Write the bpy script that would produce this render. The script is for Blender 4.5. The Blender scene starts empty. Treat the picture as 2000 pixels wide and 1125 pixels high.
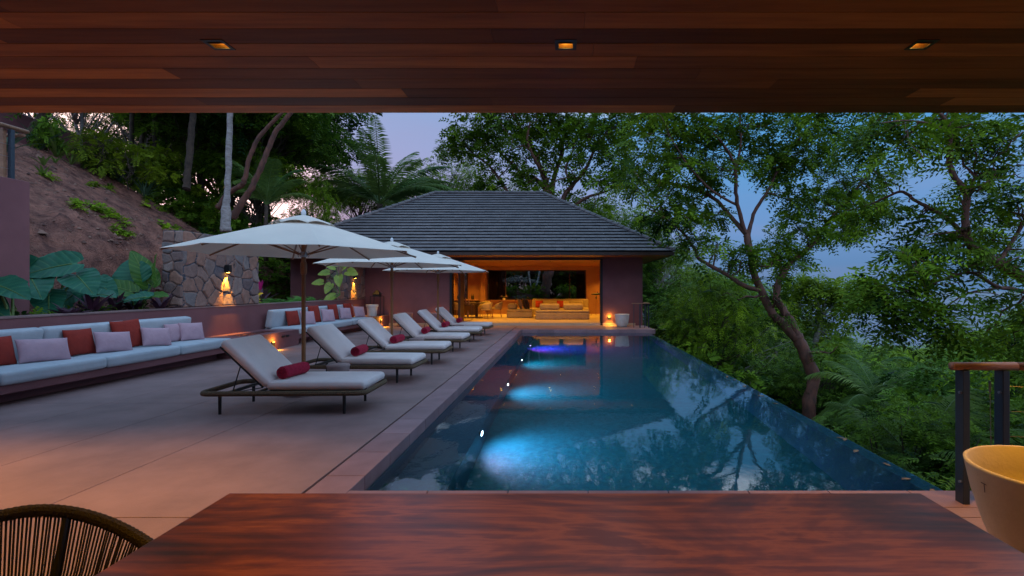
import bpy, bmesh, math, random
import numpy as np
from mathutils import Vector, Matrix, Euler, noise

random.seed(7)
rng = np.random.default_rng(7)
R = math.radians
PI = math.pi
sc = bpy.context.scene
col = sc.collection

# ------------------------------------------------------------------ camera
EYE = 1.55
cam_data = bpy.data.cameras.new('camera')
cam_data.sensor_width = 36.0
cam_data.lens = 18.0
cam_data.shift_x = -0.0525
cam_data.clip_start = 0.05
cam_data.clip_end = 20000
cam = bpy.data.objects.new('camera', cam_data)
cam.location = (0, 0, EYE)
cam.rotation_euler = (R(90), 0, 0)
col.objects.link(cam)
sc.camera = cam

def P(px, py, Y):
    """point at distance Y along the view whose photo position is px, py"""
    return np.array([(px - 1105) / 1000.0 * Y, Y, EYE - (py - 562) / 1000.0 * Y])

# ------------------------------------------------------------------ world
world = bpy.data.worlds.new('World')
sc.world = world
world.use_nodes = True
wn = world.node_tree.nodes
wl = world.node_tree.links
wn.clear()
w_out = wn.new('ShaderNodeOutputWorld')
w_bg = wn.new('ShaderNodeBackground')
w_bg.inputs['Strength'].default_value = 1.0
w_tc = wn.new('ShaderNodeTexCoord')
w_sep = wn.new('ShaderNodeSeparateXYZ')
wl.new(w_tc.outputs['Generated'], w_sep.inputs[0])

def w_ramp(stops):
    r = wn.new('ShaderNodeValToRGB')
    el = r.color_ramp.elements
    while len(el) < len(stops):
        el.new(0.5)
    for i, (p, c) in enumerate(stops):
        el[i].position = p
        el[i].color = (*c, 1)
    return r
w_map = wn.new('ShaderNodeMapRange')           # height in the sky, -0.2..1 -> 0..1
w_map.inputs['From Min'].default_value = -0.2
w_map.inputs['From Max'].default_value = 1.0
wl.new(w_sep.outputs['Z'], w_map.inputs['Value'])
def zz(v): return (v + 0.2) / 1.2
r_sea = w_ramp([(zz(-.1), (.045, .095, .19)), (zz(.03), (.060, .125, .24)), (zz(.10), (.085, .16, .31)), (zz(.31), (.05, .19, .38)), (zz(.35), (.85, .98, 1.15)), (zz(.46), (.46, .60, .84)), (zz(.70), (.24, .41, .64))])  # sky above the view brightened to light the scene and pool reflections
r_dusk = w_ramp([(zz(-.1), (.30, .20, .25)), (zz(.08), (.30, .20, .26)), (zz(.2), (.20, .20, .33)), (zz(.33), (.16, .21, .35)), (zz(.5), (.27, .38, .58)), (zz(.95), (.26, .44, .66))])
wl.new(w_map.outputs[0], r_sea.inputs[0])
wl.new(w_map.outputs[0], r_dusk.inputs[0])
w_dot = wn.new('ShaderNodeVectorMath'); w_dot.operation = 'DOT_PRODUCT'
w_dot.inputs[1].default_value = (-0.8, 0.6, 0)
wl.new(w_tc.outputs['Generated'], w_dot.inputs[0])
w_f = wn.new('ShaderNodeMapRange'); w_f.interpolation_type = 'SMOOTHSTEP'
w_f.inputs['From Min'].default_value = 0.30
w_f.inputs['From Max'].default_value = 0.86
wl.new(w_dot.outputs['Value'], w_f.inputs['Value'])
w_mix = wn.new('ShaderNodeMix'); w_mix.data_type = 'RGBA'
wl.new(w_f.outputs[0], w_mix.inputs['Factor'])
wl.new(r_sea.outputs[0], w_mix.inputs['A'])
wl.new(r_dusk.outputs[0], w_mix.inputs['B'])
# bright afterglow low in the west
w_gd = wn.new('ShaderNodeVectorMath'); w_gd.operation = 'DOT_PRODUCT'
w_gd.inputs[1].default_value = (-0.628, 0.750, 0.205)
wl.new(w_tc.outputs['Generated'], w_gd.inputs[0])
w_gf = wn.new('ShaderNodeMapRange'); w_gf.interpolation_type = 'SMOOTHSTEP'
w_gf.inputs['From Min'].default_value = 0.955
w_gf.inputs['From Max'].default_value = 1.0
wl.new(w_gd.outputs['Value'], w_gf.inputs['Value'])
w_glow = wn.new('ShaderNodeMix'); w_glow.data_type = 'RGBA'; w_glow.blend_type = 'ADD'
w_glow.inputs['B'].default_value = (1.5, .95, .75, 1)
wl.new(w_gf.outputs[0], w_glow.inputs['Factor'])
wl.new(w_mix.outputs['Result'], w_glow.inputs['A'])
# faint pink streaks of cloud
w_mp = wn.new('ShaderNodeMapping'); w_mp.inputs['Scale'].default_value = (1.5, 1.5, 9)
w_nz = wn.new('ShaderNodeTexNoise'); w_nz.inputs['Scale'].default_value = 2.2; w_nz.inputs['Detail'].default_value = 5
wl.new(w_tc.outputs['Generated'], w_mp.inputs[0]); wl.new(w_mp.outputs[0], w_nz.inputs['Vector'])
w_cr = wn.new('ShaderNodeMapRange')
w_cr.inputs['From Min'].default_value = 0.52; w_cr.inputs['From Max'].default_value = 0.8
w_cr.inputs['To Max'].default_value = 0.22
wl.new(w_nz.outputs[0], w_cr.inputs['Value'])
w_cm = wn.new('ShaderNodeMix'); w_cm.data_type = 'RGBA'
w_cm.inputs['B'].default_value = (.20, .17, .26, 1)
wl.new(w_cr.outputs[0], w_cm.inputs['Factor'])
wl.new(w_glow.outputs['Result'], w_cm.inputs['A'])
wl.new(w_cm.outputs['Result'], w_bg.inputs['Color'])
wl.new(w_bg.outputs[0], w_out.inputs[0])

sun_d = bpy.data.lights.new('sun', 'SUN')
sun_d.energy = 0.06
sun_d.angle = R(25)
sun_d.color = (1, .72, .7)
sun = bpy.data.objects.new('sun', sun_d)
sun.rotation_euler = (R(66), 0, R(50))
sun.location = (-20, 10, 30)
col.objects.link(sun)

sc.view_settings.view_transform = 'Standard'
sc.view_settings.look = 'None'
sc.view_settings.exposure = 0.95
sc.view_settings.gamma = 1.0
sc.render.engine = 'CYCLES'
sc.cycles.use_denoising = True
sc.cycles.max_bounces = 8
sc.cycles.transparent_max_bounces = 16
sc.cycles.sample_clamp_indirect = 4.0
sc.cycles.blur_glossy = 0.5

WARM = (1.0, .46, .035)

# ------------------------------------------------------------------ helpers
def tag(o, label=None, cat=None, group=None, kind=None):
    if label: o['label'] = label
    if cat: o['category'] = cat
    if group: o['group'] = group
    if kind: o['kind'] = kind
    return o

def thing(name, label, cat, loc=(0, 0, 0), rz=0.0, group=None):
    o = bpy.data.objects.new(name, None)
    o.empty_display_size = 0.2
    o.location = loc
    o.rotation_euler = (0, 0, rz)
    col.objects.link(o)
    return tag(o, label, cat, group)

def copy_tree(o, parent=None):
    c = o.copy()
    col.objects.link(c)
    c.parent = parent
    for ch in list(o.children):
        copy_tree(ch, c)
    return c

def root_matrix(o):
    m = Matrix.Identity(4)
    chain = []
    while o is not None:
        chain.append(o); o = o.parent
    for q in reversed(chain):
        m = m @ Matrix.LocRotScale(q.location, q.rotation_euler, q.scale)
    return m

class MB:
    def __init__(s):
        s.v = []; s.f = []; s.n = 0; s.t = []
    def add(s, verts, faces, tint=None):
        verts = np.asarray(verts, dtype=float).reshape(-1, 3)
        s.v.append(verts)
        o = s.n
        if isinstance(faces, np.ndarray):
            s.f.extend((faces + o).tolist())
        else:
            s.f.extend([[i + o for i in f] for f in faces])
        s.n += len(verts)
        if tint is None: tint = 0.5
        s.t.append(np.broadcast_to(np.asarray(tint, dtype=float), (len(verts),)).copy())
        return s
    def box(s, x0, x1, y0, y1, z0, z1, tint=None, M=None):
        v = np.array([[x0, y0, z0], [x1, y0, z0], [x1, y1, z0], [x0, y1, z0], [x0, y0, z1], [x1, y0, z1], [x1, y1, z1], [x0, y1, z1]], float)
        if M is not None:
            v = v @ np.array(M.to_3x3()).T + np.array(M.translation)
        return s.add(v, [[0, 3, 2, 1], [4, 5, 6, 7], [0, 1, 5, 4], [1, 2, 6, 5], [2, 3, 7, 6], [3, 0, 4, 7]], tint)
    def quad(s, a, b, c, d, tint=None):
        return s.add([a, b, c, d], [[0, 1, 2, 3]], tint)
    def tube(s, pts, rad, n=8, cap=True, tint=None, sq=1.0):
        pts = np.asarray(pts, float)
        k = len(pts)
        rad = np.broadcast_to(np.asarray(rad, float), (k,))
        tan = np.gradient(pts, axis=0)
        tan /= (np.linalg.norm(tan, axis=1)[:, None] + 1e-9)
        up = np.array([0, 0, 1.0]) if abs(tan[0][2]) < 0.9 else np.array([1.0, 0, 0])
        a = np.cross(tan[0], up); a /= np.linalg.norm(a)
        V = []
        for i in range(k):
            a = a - tan[i] * np.dot(a, tan[i]); a /= (np.linalg.norm(a) + 1e-9)
            b = np.cross(tan[i], a)
            th = np.arange(n) / n * 2 * PI
            V.append(pts[i] + rad[i] * (np.cos(th)[:, None] * a * sq + np.sin(th)[:, None] * b))
        V = np.concatenate(V)
        F = []
        for i in range(k - 1):
            for j in range(n):
                j2 = (j + 1) % n
                F.append([i * n + j, i * n + j2, (i + 1) * n + j2, (i + 1) * n + j])
        if cap:
            F.append(list(range(n))[::-1])
            F.append([(k - 1) * n + j for j in range(n)])
        return s.add(V, F, tint)
    def lathe(s, prof, c=(0, 0, 0), n=32, tint=None):
        V = []; F = []
        k = len(prof)
        for (r, z) in prof:
            for j in range(n):
                t = j / n * 2 * PI
                V.append((c[0] + r * math.cos(t), c[1] + r * math.sin(t), c[2] + z))
        for i in range(k - 1):
            for j in range(n):
                j2 = (j + 1) % n
                F.append([i * n + j, i * n + j2, (i + 1) * n + j2, (i + 1) * n + j])
        F.append(list(range(n))[::-1]); F.append([(k - 1) * n + j for j in range(n)])
        return s.add(V, F, tint)
    def soft(s, hx, hy, hz, r, puff=0.0, M=None, k=6, tint=None):
        """rounded cushion block, half sizes hx hy hz, edge radius r"""
        r = min(r, hx * .98, hy * .98, hz * .98)
        def ax(h):
            inner = np.linspace(-(h - r), h - r, k + 1)
            return np.concatenate([[-h, -h + .08 * r, -h + .35 * r], inner, [h - .35 * r, h - .08 * r, h]])
        hs = [hx, hy, hz]
        for axis in range(3):
            u, v = [i for i in range(3) if i != axis]
            U, W = np.meshgrid(ax(hs[u]), ax(hs[v]), indexing='ij')
            for sg in (-1, 1):
                p = np.zeros(U.shape + (3,))
                p[..., u] = U; p[..., v] = W; p[..., axis] = sg * hs[axis]
                q = p.reshape(-1, 3)
                inn = np.stack([np.clip(q[:, i], -(hs[i] - r), hs[i] - r) for i in range(3)], 1)
                d = q - inn
                d = d / (np.linalg.norm(d, axis=1)[:, None] + 1e-9) * r
                q = inn + d
                if puff:
                    f = (1 - (q[:, 0] / hx) ** 2).clip(0) ** .6 * (1 - (q[:, 1] / hy) ** 2).clip(0) ** .6
                    q[:, 2] += puff * f * np.sign(q[:, 2]) * (np.abs(q[:, 2]) > hz * .5)
                if M is not None:
                    q = q @ np.array(M.to_3x3()).T + np.array(M.translation)
                a, b = U.shape
                F = []
                flip = (sg > 0) ^ (axis == 1)
                for i in range(a - 1):
                    for j in range(b - 1):
                        f = [i * b + j, (i + 1) * b + j, (i + 1) * b + j + 1, i * b + j + 1]
                        F.append(f if flip else f[::-1])
                s.add(q, F, tint)
        return s
    def build(s, name, mat, parent=None, smooth=False, bevel=0, merge=False, world=False, origin=None, flat_seg=2, loc=None):
        V = np.concatenate(s.v) if s.v else np.zeros((0, 3))
        if world and parent is not None:
            M = np.array(root_matrix(parent).inverted())
            V = V @ M[:3, :3].T + M[:3, 3]
        if origin is not None:
            V = V - np.array(origin)
        me = bpy.data.meshes.new(name)
        me.from_pydata(V.tolist(), [], s.f)
        T = np.concatenate(s.t) if s.t else np.zeros(0)
        if T.size and (T.min() != T.max()):
            at = me.attributes.new('tint', 'FLOAT', 'POINT')
            at.data.foreach_set('value', T.astype(np.float32))
        if merge:
            bm = bmesh.new(); bm.from_mesh(me)
            bmesh.ops.remove_doubles(bm, verts=bm.verts, dist=1e-5)
            bmesh.ops.recalc_face_normals(bm, faces=bm.faces)
            bm.to_mesh(me); bm.free()
        me.update()
        if smooth:
            me.shade_smooth()
        if mat: me.materials.append(mat)
        o = bpy.data.objects.new(name, me)
        col.objects.link(o)
        if parent is not None: o.parent = parent
        if origin is not None: o.location = origin
        if loc is not None: o.location = loc
        if bevel:
            b = o.modifiers.new('bevel', 'BEVEL')
            b.width = bevel; b.segments = flat_seg; b.limit_method = 'ANGLE'; b.angle_limit = R(40)
            b.harden_normals = False
        return o

def light(name, kind, loc, energy, color=WARM, parent=None, rot=(0, 0, 0), size=0.03, spot=80, blend=.5):
    d = bpy.data.lights.new(name, kind)
    d.energy = energy; d.color = color
    if kind == 'SPOT':
        d.spot_size = R(spot); d.spot_blend = blend; d.shadow_soft_size = size
    elif kind == 'POINT':
        d.shadow_soft_size = size
    elif kind == 'AREA':
        d.size = size
    o = bpy.data.objects.new(name, d)
    o.location = loc; o.rotation_euler = rot
    col.objects.link(o)
    if parent is not None: o.parent = parent
    return o

# ------------------------------------------------------------------ materials
def mat(name, c1, c2=None, rough=.6, scale=4, detail=5, stretch=(1, 1, 1), bump=0, bscale=40, metal=0, spec=.5,
        coat=0, tint=None, transl=0, rvar=0, contrast=(.35, .65), coat_rough=.1):
    m = bpy.data.materials.new(name); m.use_nodes = True
    nt = m.node_tree; N = nt.nodes; L = nt.links
    b = N['Principled BSDF']
    b.inputs['Roughness'].default_value = rough
    b.inputs['Metallic'].default_value = metal
    b.inputs['Specular IOR Level'].default_value = spec
    if coat:
        b.inputs['Coat Weight'].default_value = coat
        b.inputs['Coat Roughness'].default_value = coat_rough
    tc = N.new('ShaderNodeTexCoord'); mp = N.new('ShaderNodeMapping')
    mp.inputs['Scale'].default_value = stretch
    L.new(tc.outputs['Object'], mp.inputs[0])
    src = None
    if c2 is not None:
        nz = N.new('ShaderNodeTexNoise'); nz.inputs['Scale'].default_value = scale; nz.inputs['Detail'].default_value = detail
        nz.inputs['Roughness'].default_value = .6
        L.new(mp.outputs[0], nz.inputs['Vector'])
        mr = N.new('ShaderNodeMapRange'); mr.inputs['From Min'].default_value = contrast[0]; mr.inputs['From Max'].default_value = contrast[1]
        L.new(nz.outputs[0], mr.inputs['Value'])
        mx = N.new('ShaderNodeMix'); mx.data_type = 'RGBA'
        mx.inputs['A'].default_value = (*c1, 1); mx.inputs['B'].default_value = (*c2, 1)
        L.new(mr.outputs[0], mx.inputs['Factor'])
        src = mx.outputs['Result']
        if rvar:
            rr = N.new('ShaderNodeMapRange'); rr.inputs['To Min'].default_value = rough - rvar; rr.inputs['To Max'].default_value = rough + rvar
            L.new(nz.outputs[0], rr.inputs['Value']); L.new(rr.outputs[0], b.inputs['Roughness'])
    if tint:   # tint attribute mixes towards tint colour by 'tint'
        at = N.new('ShaderNodeAttribute'); at.attribute_name = 'tint'
        mt = N.new('ShaderNodeMix'); mt.data_type = 'RGBA'; mt.blend_type = tint[1]
        if src is None:
            mt.inputs['A'].default_value = (*c1, 1)
        else:
            L.new(src, mt.inputs['A'])
        cr = N.new('ShaderNodeValToRGB')
        cr.color_ramp.elements[0].color = (*tint[0][0], 1); cr.color_ramp.elements[1].color = (*tint[0][1], 1)
        L.new(at.outputs['Fac'], cr.inputs[0])
        L.new(cr.outputs[0], mt.inputs['B'])
        mt.inputs['Factor'].default_value = 1.0
        src = mt.outputs['Result']
    if src is None:
        b.inputs['Base Color'].default_value = (*c1, 1)
    else:
        L.new(src, b.inputs['Base Color'])
    if bump:
        n2 = N.new('ShaderNodeTexNoise'); n2.inputs['Scale'].default_value = bscale; n2.inputs['Detail'].default_value = 4
        L.new(mp.outputs[0], n2.inputs['Vector'])
        bp = N.new('ShaderNodeBump'); bp.inputs['Strength'].default_value = bump; bp.inputs['Distance'].default_value = .02
        L.new(n2.outputs[0], bp.inputs['Height']); L.new(bp.outputs[0], b.inputs['Normal'])
    if transl:
        out = N['Material Output']
        tr = N.new('ShaderNodeBsdfTranslucent')
        if src is None: tr.inputs['Color'].default_value = (*c1, 1)
        else: L.new(src, tr.inputs['Color'])
        ms = N.new('ShaderNodeMixShader'); ms.inputs[0].default_value = transl
        L.new(b.outputs[0], ms.inputs[1]); L.new(tr.outputs[0], ms.inputs[2]); L.new(ms.outputs[0], out.inputs[0])
    return m

def emit(name, c, s):
    m = bpy.data.materials.new(name); m.use_nodes = True
    N = m.node_tree.nodes; N.clear()
    e = N.new('ShaderNodeEmission'); e.inputs[0].default_value = (*c, 1); e.inputs[1].default_value = s
    o = N.new('ShaderNodeOutputMaterial'); m.node_tree.links.new(e.outputs[0], o.inputs[0])
    return m

M = {}
M['deck'] = mat('plum_concrete_paving', (.33, .20, .19), (.215, .13, .125), rough=.55, scale=1.1, detail=12, bump=.12, bscale=90, rvar=.1, tint=(((.85, .85, .85), (1.08, 1.08, 1.08)), 'MULTIPLY'))
M['coping'] = mat('plum_stone_coping', (.33, .19, .20), (.25, .14, .15), rough=.5, scale=3, detail=8, bump=.15, bscale=120, tint=(((.82, .82, .82), (1.1, 1.1, 1.1)), 'MULTIPLY'))
M['joint'] = mat('dark_joint', (.03, .022, .022), rough=.9)
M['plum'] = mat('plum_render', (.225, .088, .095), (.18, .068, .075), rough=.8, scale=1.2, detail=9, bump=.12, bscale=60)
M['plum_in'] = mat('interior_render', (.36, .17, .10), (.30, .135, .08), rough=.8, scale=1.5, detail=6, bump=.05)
M['soil'] = mat('red_soil', (.34, .150, .110), (.11, .052, .045), rough=.95, scale=3.2, detail=15, bump=1.0, bscale=26, contrast=(.36, .66), spec=.1)
[n for n in M['soil'].node_tree.nodes if n.type == 'BUMP'][0].inputs['Distance'].default_value = .07
M['tile'] = mat('slate_roof_tile', (.17, .146, .146), (.125, .106, .108), rough=.55, scale=3, detail=6, bump=.25, bscale=30, tint=(((.62, .62, .65), (1.3, 1.28, 1.3)), 'MULTIPLY'))
M['ceil_wood'] = mat('red_cedar_board', (.48, .205, .056), (.25, .10, .032), rough=.5, scale=2.2, detail=10, stretch=(.5, 6, 6), bump=.05, bscale=20, tint=(((.24, .21, .24), (1.35, 1.35, 1.2)), 'MULTIPLY'), contrast=(.30, .70), spec=.1)
M['soffit'] = mat('soffit_wood', (.34, .105, .03), (.22, .068, .022), rough=.5, scale=2, detail=8, stretch=(.4, 6, 6), tint=(((.75, .75, .75), (1.15, 1.15, 1.15)), 'MULTIPLY'))
M['table'] = mat('polished_parota_wood', (.36, .075, .024), (.055, .010, .010), rough=.34, scale=1.5, detail=12, stretch=(.7, 3.8, 1), coat=.35, coat_rough=.2, contrast=(.36, .62), spec=.35)
def figured_wood(name, stops, rough, coat, wscale, sx, sy, dist):
    m = mat(name, (.2, .1, .05), rough=rough, spec=.22, coat=coat, coat_rough=.16)
    N = m.node_tree.nodes; L = m.node_tree.links
    tc = N.new('ShaderNodeTexCoord'); mp = N.new('ShaderNodeMapping'); mp.inputs['Scale'].default_value = (sx, sy, 1); mp.inputs['Rotation'].default_value = (0, 0, .05)
    L.new(tc.outputs['Object'], mp.inputs[0])
    wv = N.new('ShaderNodeTexWave'); wv.bands_direction = 'Y'; wv.wave_profile = 'SIN'
    wv.inputs['Scale'].default_value = wscale; wv.inputs['Distortion'].default_value = dist; wv.inputs['Detail'].default_value = 4; wv.inputs['Detail Scale'].default_value = .9; wv.inputs['Detail Roughness'].default_value = .62
    L.new(mp.outputs[0], wv.inputs['Vector'])
    n1 = N.new('ShaderNodeTexNoise'); n1.inputs['Scale'].default_value = 1.5; n1.inputs['Detail'].default_value = 9; n1.inputs['Roughness'].default_value = .6; n1.inputs['Distortion'].default_value = 1.3
    L.new(mp.outputs[0], n1.inputs['Vector'])
    m2 = N.new('ShaderNodeMapping'); m2.inputs['Scale'].default_value = (4, 90, 1)
    L.new(tc.outputs['Object'], m2.inputs[0])
    n2 = N.new('ShaderNodeTexNoise'); n2.inputs['Scale'].default_value = 1; n2.inputs['Detail'].default_value = 6
    L.new(m2.outputs[0], n2.inputs['Vector'])
    a = N.new('ShaderNodeMath'); a.operation = 'MULTIPLY'; a.inputs[1].default_value = .06
    L.new(wv.outputs['Fac'], a.inputs[0])
    c = N.new('ShaderNodeMath'); c.operation = 'MULTIPLY_ADD'; c.inputs[1].default_value = .85
    L.new(n1.outputs[0], c.inputs[0]); L.new(a.outputs[0], c.inputs[2])
    e = N.new('ShaderNodeMath'); e.operation = 'MULTIPLY_ADD'; e.inputs[1].default_value = .14
    L.new(n2.outputs[0], e.inputs[0]); L.new(c.outputs[0], e.inputs[2])
    cr = N.new('ShaderNodeValToRGB'); el = cr.color_ramp.elements
    while len(el) < len(stops): el.new(.5)
    for q, (p_, cc) in zip(el, stops): q.position = p_; q.color = (*cc, 1)
    L.new(e.outputs[0], cr.inputs[0]); L.new(cr.outputs[0], N['Principled BSDF'].inputs['Base Color'])
    return m
M['table'] = figured_wood('figured_parota_wood', [(.36, (.028, .007, .006)), (.46, (.095, .020, .009)), (.53, (.165, .038, .012)), (.60, (.29, .080, .020)), (.68, (.13, .027, .009))], .34, .15, 2.6, .60, 1.9, 6.0)
M['rail_wood'] = mat('weathered_rail_wood', (.36, .19, .11), (.25, .12, .07), rough=.5, scale=3, stretch=(.5, 6, 6))
M['steel'] = mat('dark_blue_steel', (.03, .045, .065), rough=.4, metal=.3, spec=.6)
M['cable'] = mat('steel_cable', (.35, .35, .36), rough=.35, metal=1)
M['black'] = mat('black_metal', (.012, .012, .013), rough=.45)
M['rope'] = mat('olive_brown_rope', (.15, .09, .045), (.075, .045, .022), rough=.8, scale=60, stretch=(1, 1, 1), bump=.5, bscale=150)
M['rope_dark'] = mat('dark_woven_rope', (.018, .009, .006), (.009, .005, .004), rough=.75, scale=80, bump=.5, bscale=160)
M['cushion'] = mat('cream_lounger_fabric', (.74, .64, .62), (.66, .57, .56), rough=.9, scale=3, detail=6, bump=.38, bscale=9)
M['sofa'] = mat('pale_grey_sofa_fabric', (.47, .50, .54), (.41, .44, .48), rough=.92, scale=2.5, detail=6, bump=.45, bscale=8)
M['rust'] = mat('rust_velvet', (.31, .022, .010), (.23, .015, .007), rough=.85, scale=5, bump=.5, bscale=12)
M['pink'] = mat('pale_pink_fabric', (.52, .33, .38), (.45, .28, .33), rough=.9, scale=5, bump=.5, bscale=12)
M['towel'] = mat('crimson_towel', (.42, .006, .045), (.28, .004, .03), rough=.95, scale=30, bump=.5, bscale=160)
M['canopy'] = mat('cream_canopy_canvas', (.88, .80, .71), (.81, .73, .65), rough=.85, scale=1.4, detail=7, bump=.35, bscale=3.5, transl=.22)
M['pole'] = mat('varnished_teak_pole', (.30, .13, .045), (.20, .08, .03), rough=.4, scale=4, stretch=(6, 6, .5))
M['finial'] = mat('white_finial', (.7, .72, .75), rough=.35)
M['alu'] = mat('brushed_aluminium', (.45, .47, .5), rough=.35, metal=.9)
M['stool'] = mat('grey_pink_stone', (.36, .27, .26), (.27, .19, .19), rough=.7, scale=8, bump=.2, bscale=60)
M['pot_ochre'] = mat('ochre_clay_bowl', (.60, .51, .33), (.50, .42, .26), rough=.6, scale=3, detail=8, bump=.1, bscale=50)
M['pot_white'] = mat('white_ceramic_pot', (.66, .62, .58), (.56, .51, .47), rough=.55, scale=6, bump=.15, bscale=50)
M['lava'] = mat('lava_rock', (.16, .05, .04), (.05, .02, .02), rough=.9, scale=12, bump=.6, bscale=30)
M['pool'] = mat('teal_mosaic', (.004, .145, .16), (.003, .095, .11), rough=.5, scale=14, detail=4, bump=.1, bscale=60)
M['pool_wall'] = mat('dark_mosaic_wall', (.012, .10, .15), (.008, .065, .11), rough=.5, scale=30)
M['bark_red'] = mat('red_peeling_bark', (.20, .075, .05), (.085, .04, .032), rough=.75, scale=7, stretch=(1, 1, .45), bump=.7, bscale=16)
M['bark_bright'] = mat('pink_peeling_bark', (.50, .26, .21), (.30, .13, .10), rough=.7, scale=5, stretch=(1, 1, .4), bump=.6, bscale=14)
M['bark_pale'] = mat('pale_grey_bark', (.42, .38, .37), (.24, .20, .19), rough=.85, scale=7, stretch=(1, 1, 2.4), bump=.5, bscale=18)
M['bark'] = mat('brown_bark', (.11, .075, .055), (.05, .035, .028), rough=.9, scale=6, bump=.7, bscale=14)
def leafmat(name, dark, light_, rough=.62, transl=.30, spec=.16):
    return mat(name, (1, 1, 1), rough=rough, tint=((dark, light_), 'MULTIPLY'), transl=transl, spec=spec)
M['leaf_a'] = leafmat('dark_green_leaf', (.010, .045, .010), (.25, .43, .025))  # leaf hue variety, its dark ends deepened to paint in shadow between clumps
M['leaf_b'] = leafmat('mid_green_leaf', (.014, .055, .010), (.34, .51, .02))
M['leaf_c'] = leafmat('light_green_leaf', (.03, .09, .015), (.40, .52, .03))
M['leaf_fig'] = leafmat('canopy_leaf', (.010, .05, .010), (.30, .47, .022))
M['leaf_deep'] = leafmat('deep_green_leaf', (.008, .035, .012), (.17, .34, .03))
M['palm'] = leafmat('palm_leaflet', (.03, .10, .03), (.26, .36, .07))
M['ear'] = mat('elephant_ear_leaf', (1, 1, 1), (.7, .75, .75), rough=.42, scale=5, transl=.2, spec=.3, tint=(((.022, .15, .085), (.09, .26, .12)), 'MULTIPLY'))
M['ear_lit'] = mat('lit_elephant_ear_leaf', (1, 1, 1), (.75, .8, .8), rough=.45, scale=5, transl=.35, tint=(((.06, .18, .02), (.22, .36, .05)), 'MULTIPLY'))  # brighter copy of the ear leaf, light on it put into the colour
M['lime'] = mat('lime_leaf', (.42, .50, .09), (.26, .40, .06), rough=.4, scale=6, transl=.35)
M['stalk'] = mat('green_stalk', (.12, .20, .05), rough=.5)
M['cordyline'] = mat('burgundy_leaf', (.10, .03, .06), (.05, .02, .04), rough=.45, scale=8, transl=.2)
M['magenta'] = mat('magenta_bract', (.55, .02, .22), rough=.5, transl=.3)
M['croton'] = mat('yellow_croton_leaf', (.55, .42, .03), (.25, .32, .04), rough=.45, scale=9, transl=.3)
M['dry_leaf'] = mat('dry_leaf', (.35, .20, .08), (.20, .10, .05), rough=.8, scale=30)
M['sea'] = mat('sea_water', (.03, .06, .11), rough=.35, spec=.6)
M['brass'] = mat('gilt_reflector', (.34, .19, .06), rough=.42, metal=1)
M['bulb'] = emit('warm_bulb', (1, .52, .06), 16)
M['down_bulb'] = emit('bright_downlight_bulb', (1, .66, .16), 26)
M['bulb_soft'] = emit('warm_lamp_face', (1, .42, .05), 6)
M['pool_lamp'] = emit('white_pool_lamp', (.75, .82, 1), 30)
M['pool_lamp_lilac'] = emit('lilac_pool_lamp', (.8, .5, 1), 16)
M['int_fabric'] = mat('sand_sofa_fabric', (.36, .27, .17), (.29, .21, .13), rough=.9, scale=4, bump=.2, bscale=120)
M['int_floor'] = mat('pale_stone_floor', (.55, .42, .30), (.48, .36, .25), rough=.35, scale=2)
M['dark_wood'] = mat('dark_walnut', (.07, .03, .018), (.04, .018, .012), rough=.4, scale=4)
M['curtain'] = mat('dark_curtain', (.10, .05, .035), (.05, .025, .02), rough=.9, scale=5, stretch=(14, 14, .3))

def stone_material():
    m = mat('cyclopean_stone', (1, 1, 1), (.72, .72, .74), rough=.85, scale=9, detail=9, bump=.5, bscale=45,
            tint=(((.045, .04, .045), (.42, .26, .20)), 'MULTIPLY'))
    cr = [n for n in m.node_tree.nodes if n.type == 'VALTORGB'][0].color_ramp
    e = cr.elements.new(.08); e.color = (.085, .095, .125, 1)
    e = cr.elements.new(.3); e.color = (.30, .17, .13, 1)
    e = cr.elements.new(.55); e.color = (.36, .18, .125, 1)
    e = cr.elements.new(.8); e.color = (.19, .17, .17, 1)
    return m
M['stone'] = stone_material()

def water_material():
    m = bpy.data.materials.new('pool_water'); m.use_nodes = True
    N = m.node_tree.nodes; L = m.node_tree.links
    b = N['Principled BSDF']
    b.inputs['Base Color'].default_value = (.50, .88, .96, 1)
    b.inputs['Roughness'].default_value = 0.0
    b.inputs['IOR'].default_value = 1.333
    b.inputs['Transmission Weight'].default_value = 1.0
    tc = N.new('ShaderNodeTexCoord')
    mp = N.new('ShaderNodeMapping'); mp.inputs['Scale'].default_value = (1, .55, 1)
    nz = N.new('ShaderNodeTexNoise'); nz.inputs['Scale'].default_value = 5; nz.inputs['Detail'].default_value = 3
    n3 = N.new('ShaderNodeTexNoise'); n3.inputs['Scale'].default_value = 38; n3.inputs['Detail'].default_value = 2
    ad = N.new('ShaderNodeMath'); ad.operation = 'MULTIPLY_ADD'; ad.inputs[1].default_value = .08
    bp = N.new('ShaderNodeBump'); bp.inputs['Strength'].default_value = .03; bp.inputs['Distance'].default_value = .05
    L.new(tc.outputs['Object'], mp.inputs[0]); L.new(mp.outputs[0], nz.inputs['Vector']); L.new(mp.outputs[0], n3.inputs['Vector'])
    L.new(n3.outputs[0], ad.inputs[0]); L.new(nz.outputs[0], ad.inputs[2])
    L.new(ad.outputs[0], bp.inputs['Height']); L.new(bp.outputs[0], b.inputs['Normal'])
    return m
M['water'] = water_material()

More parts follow.
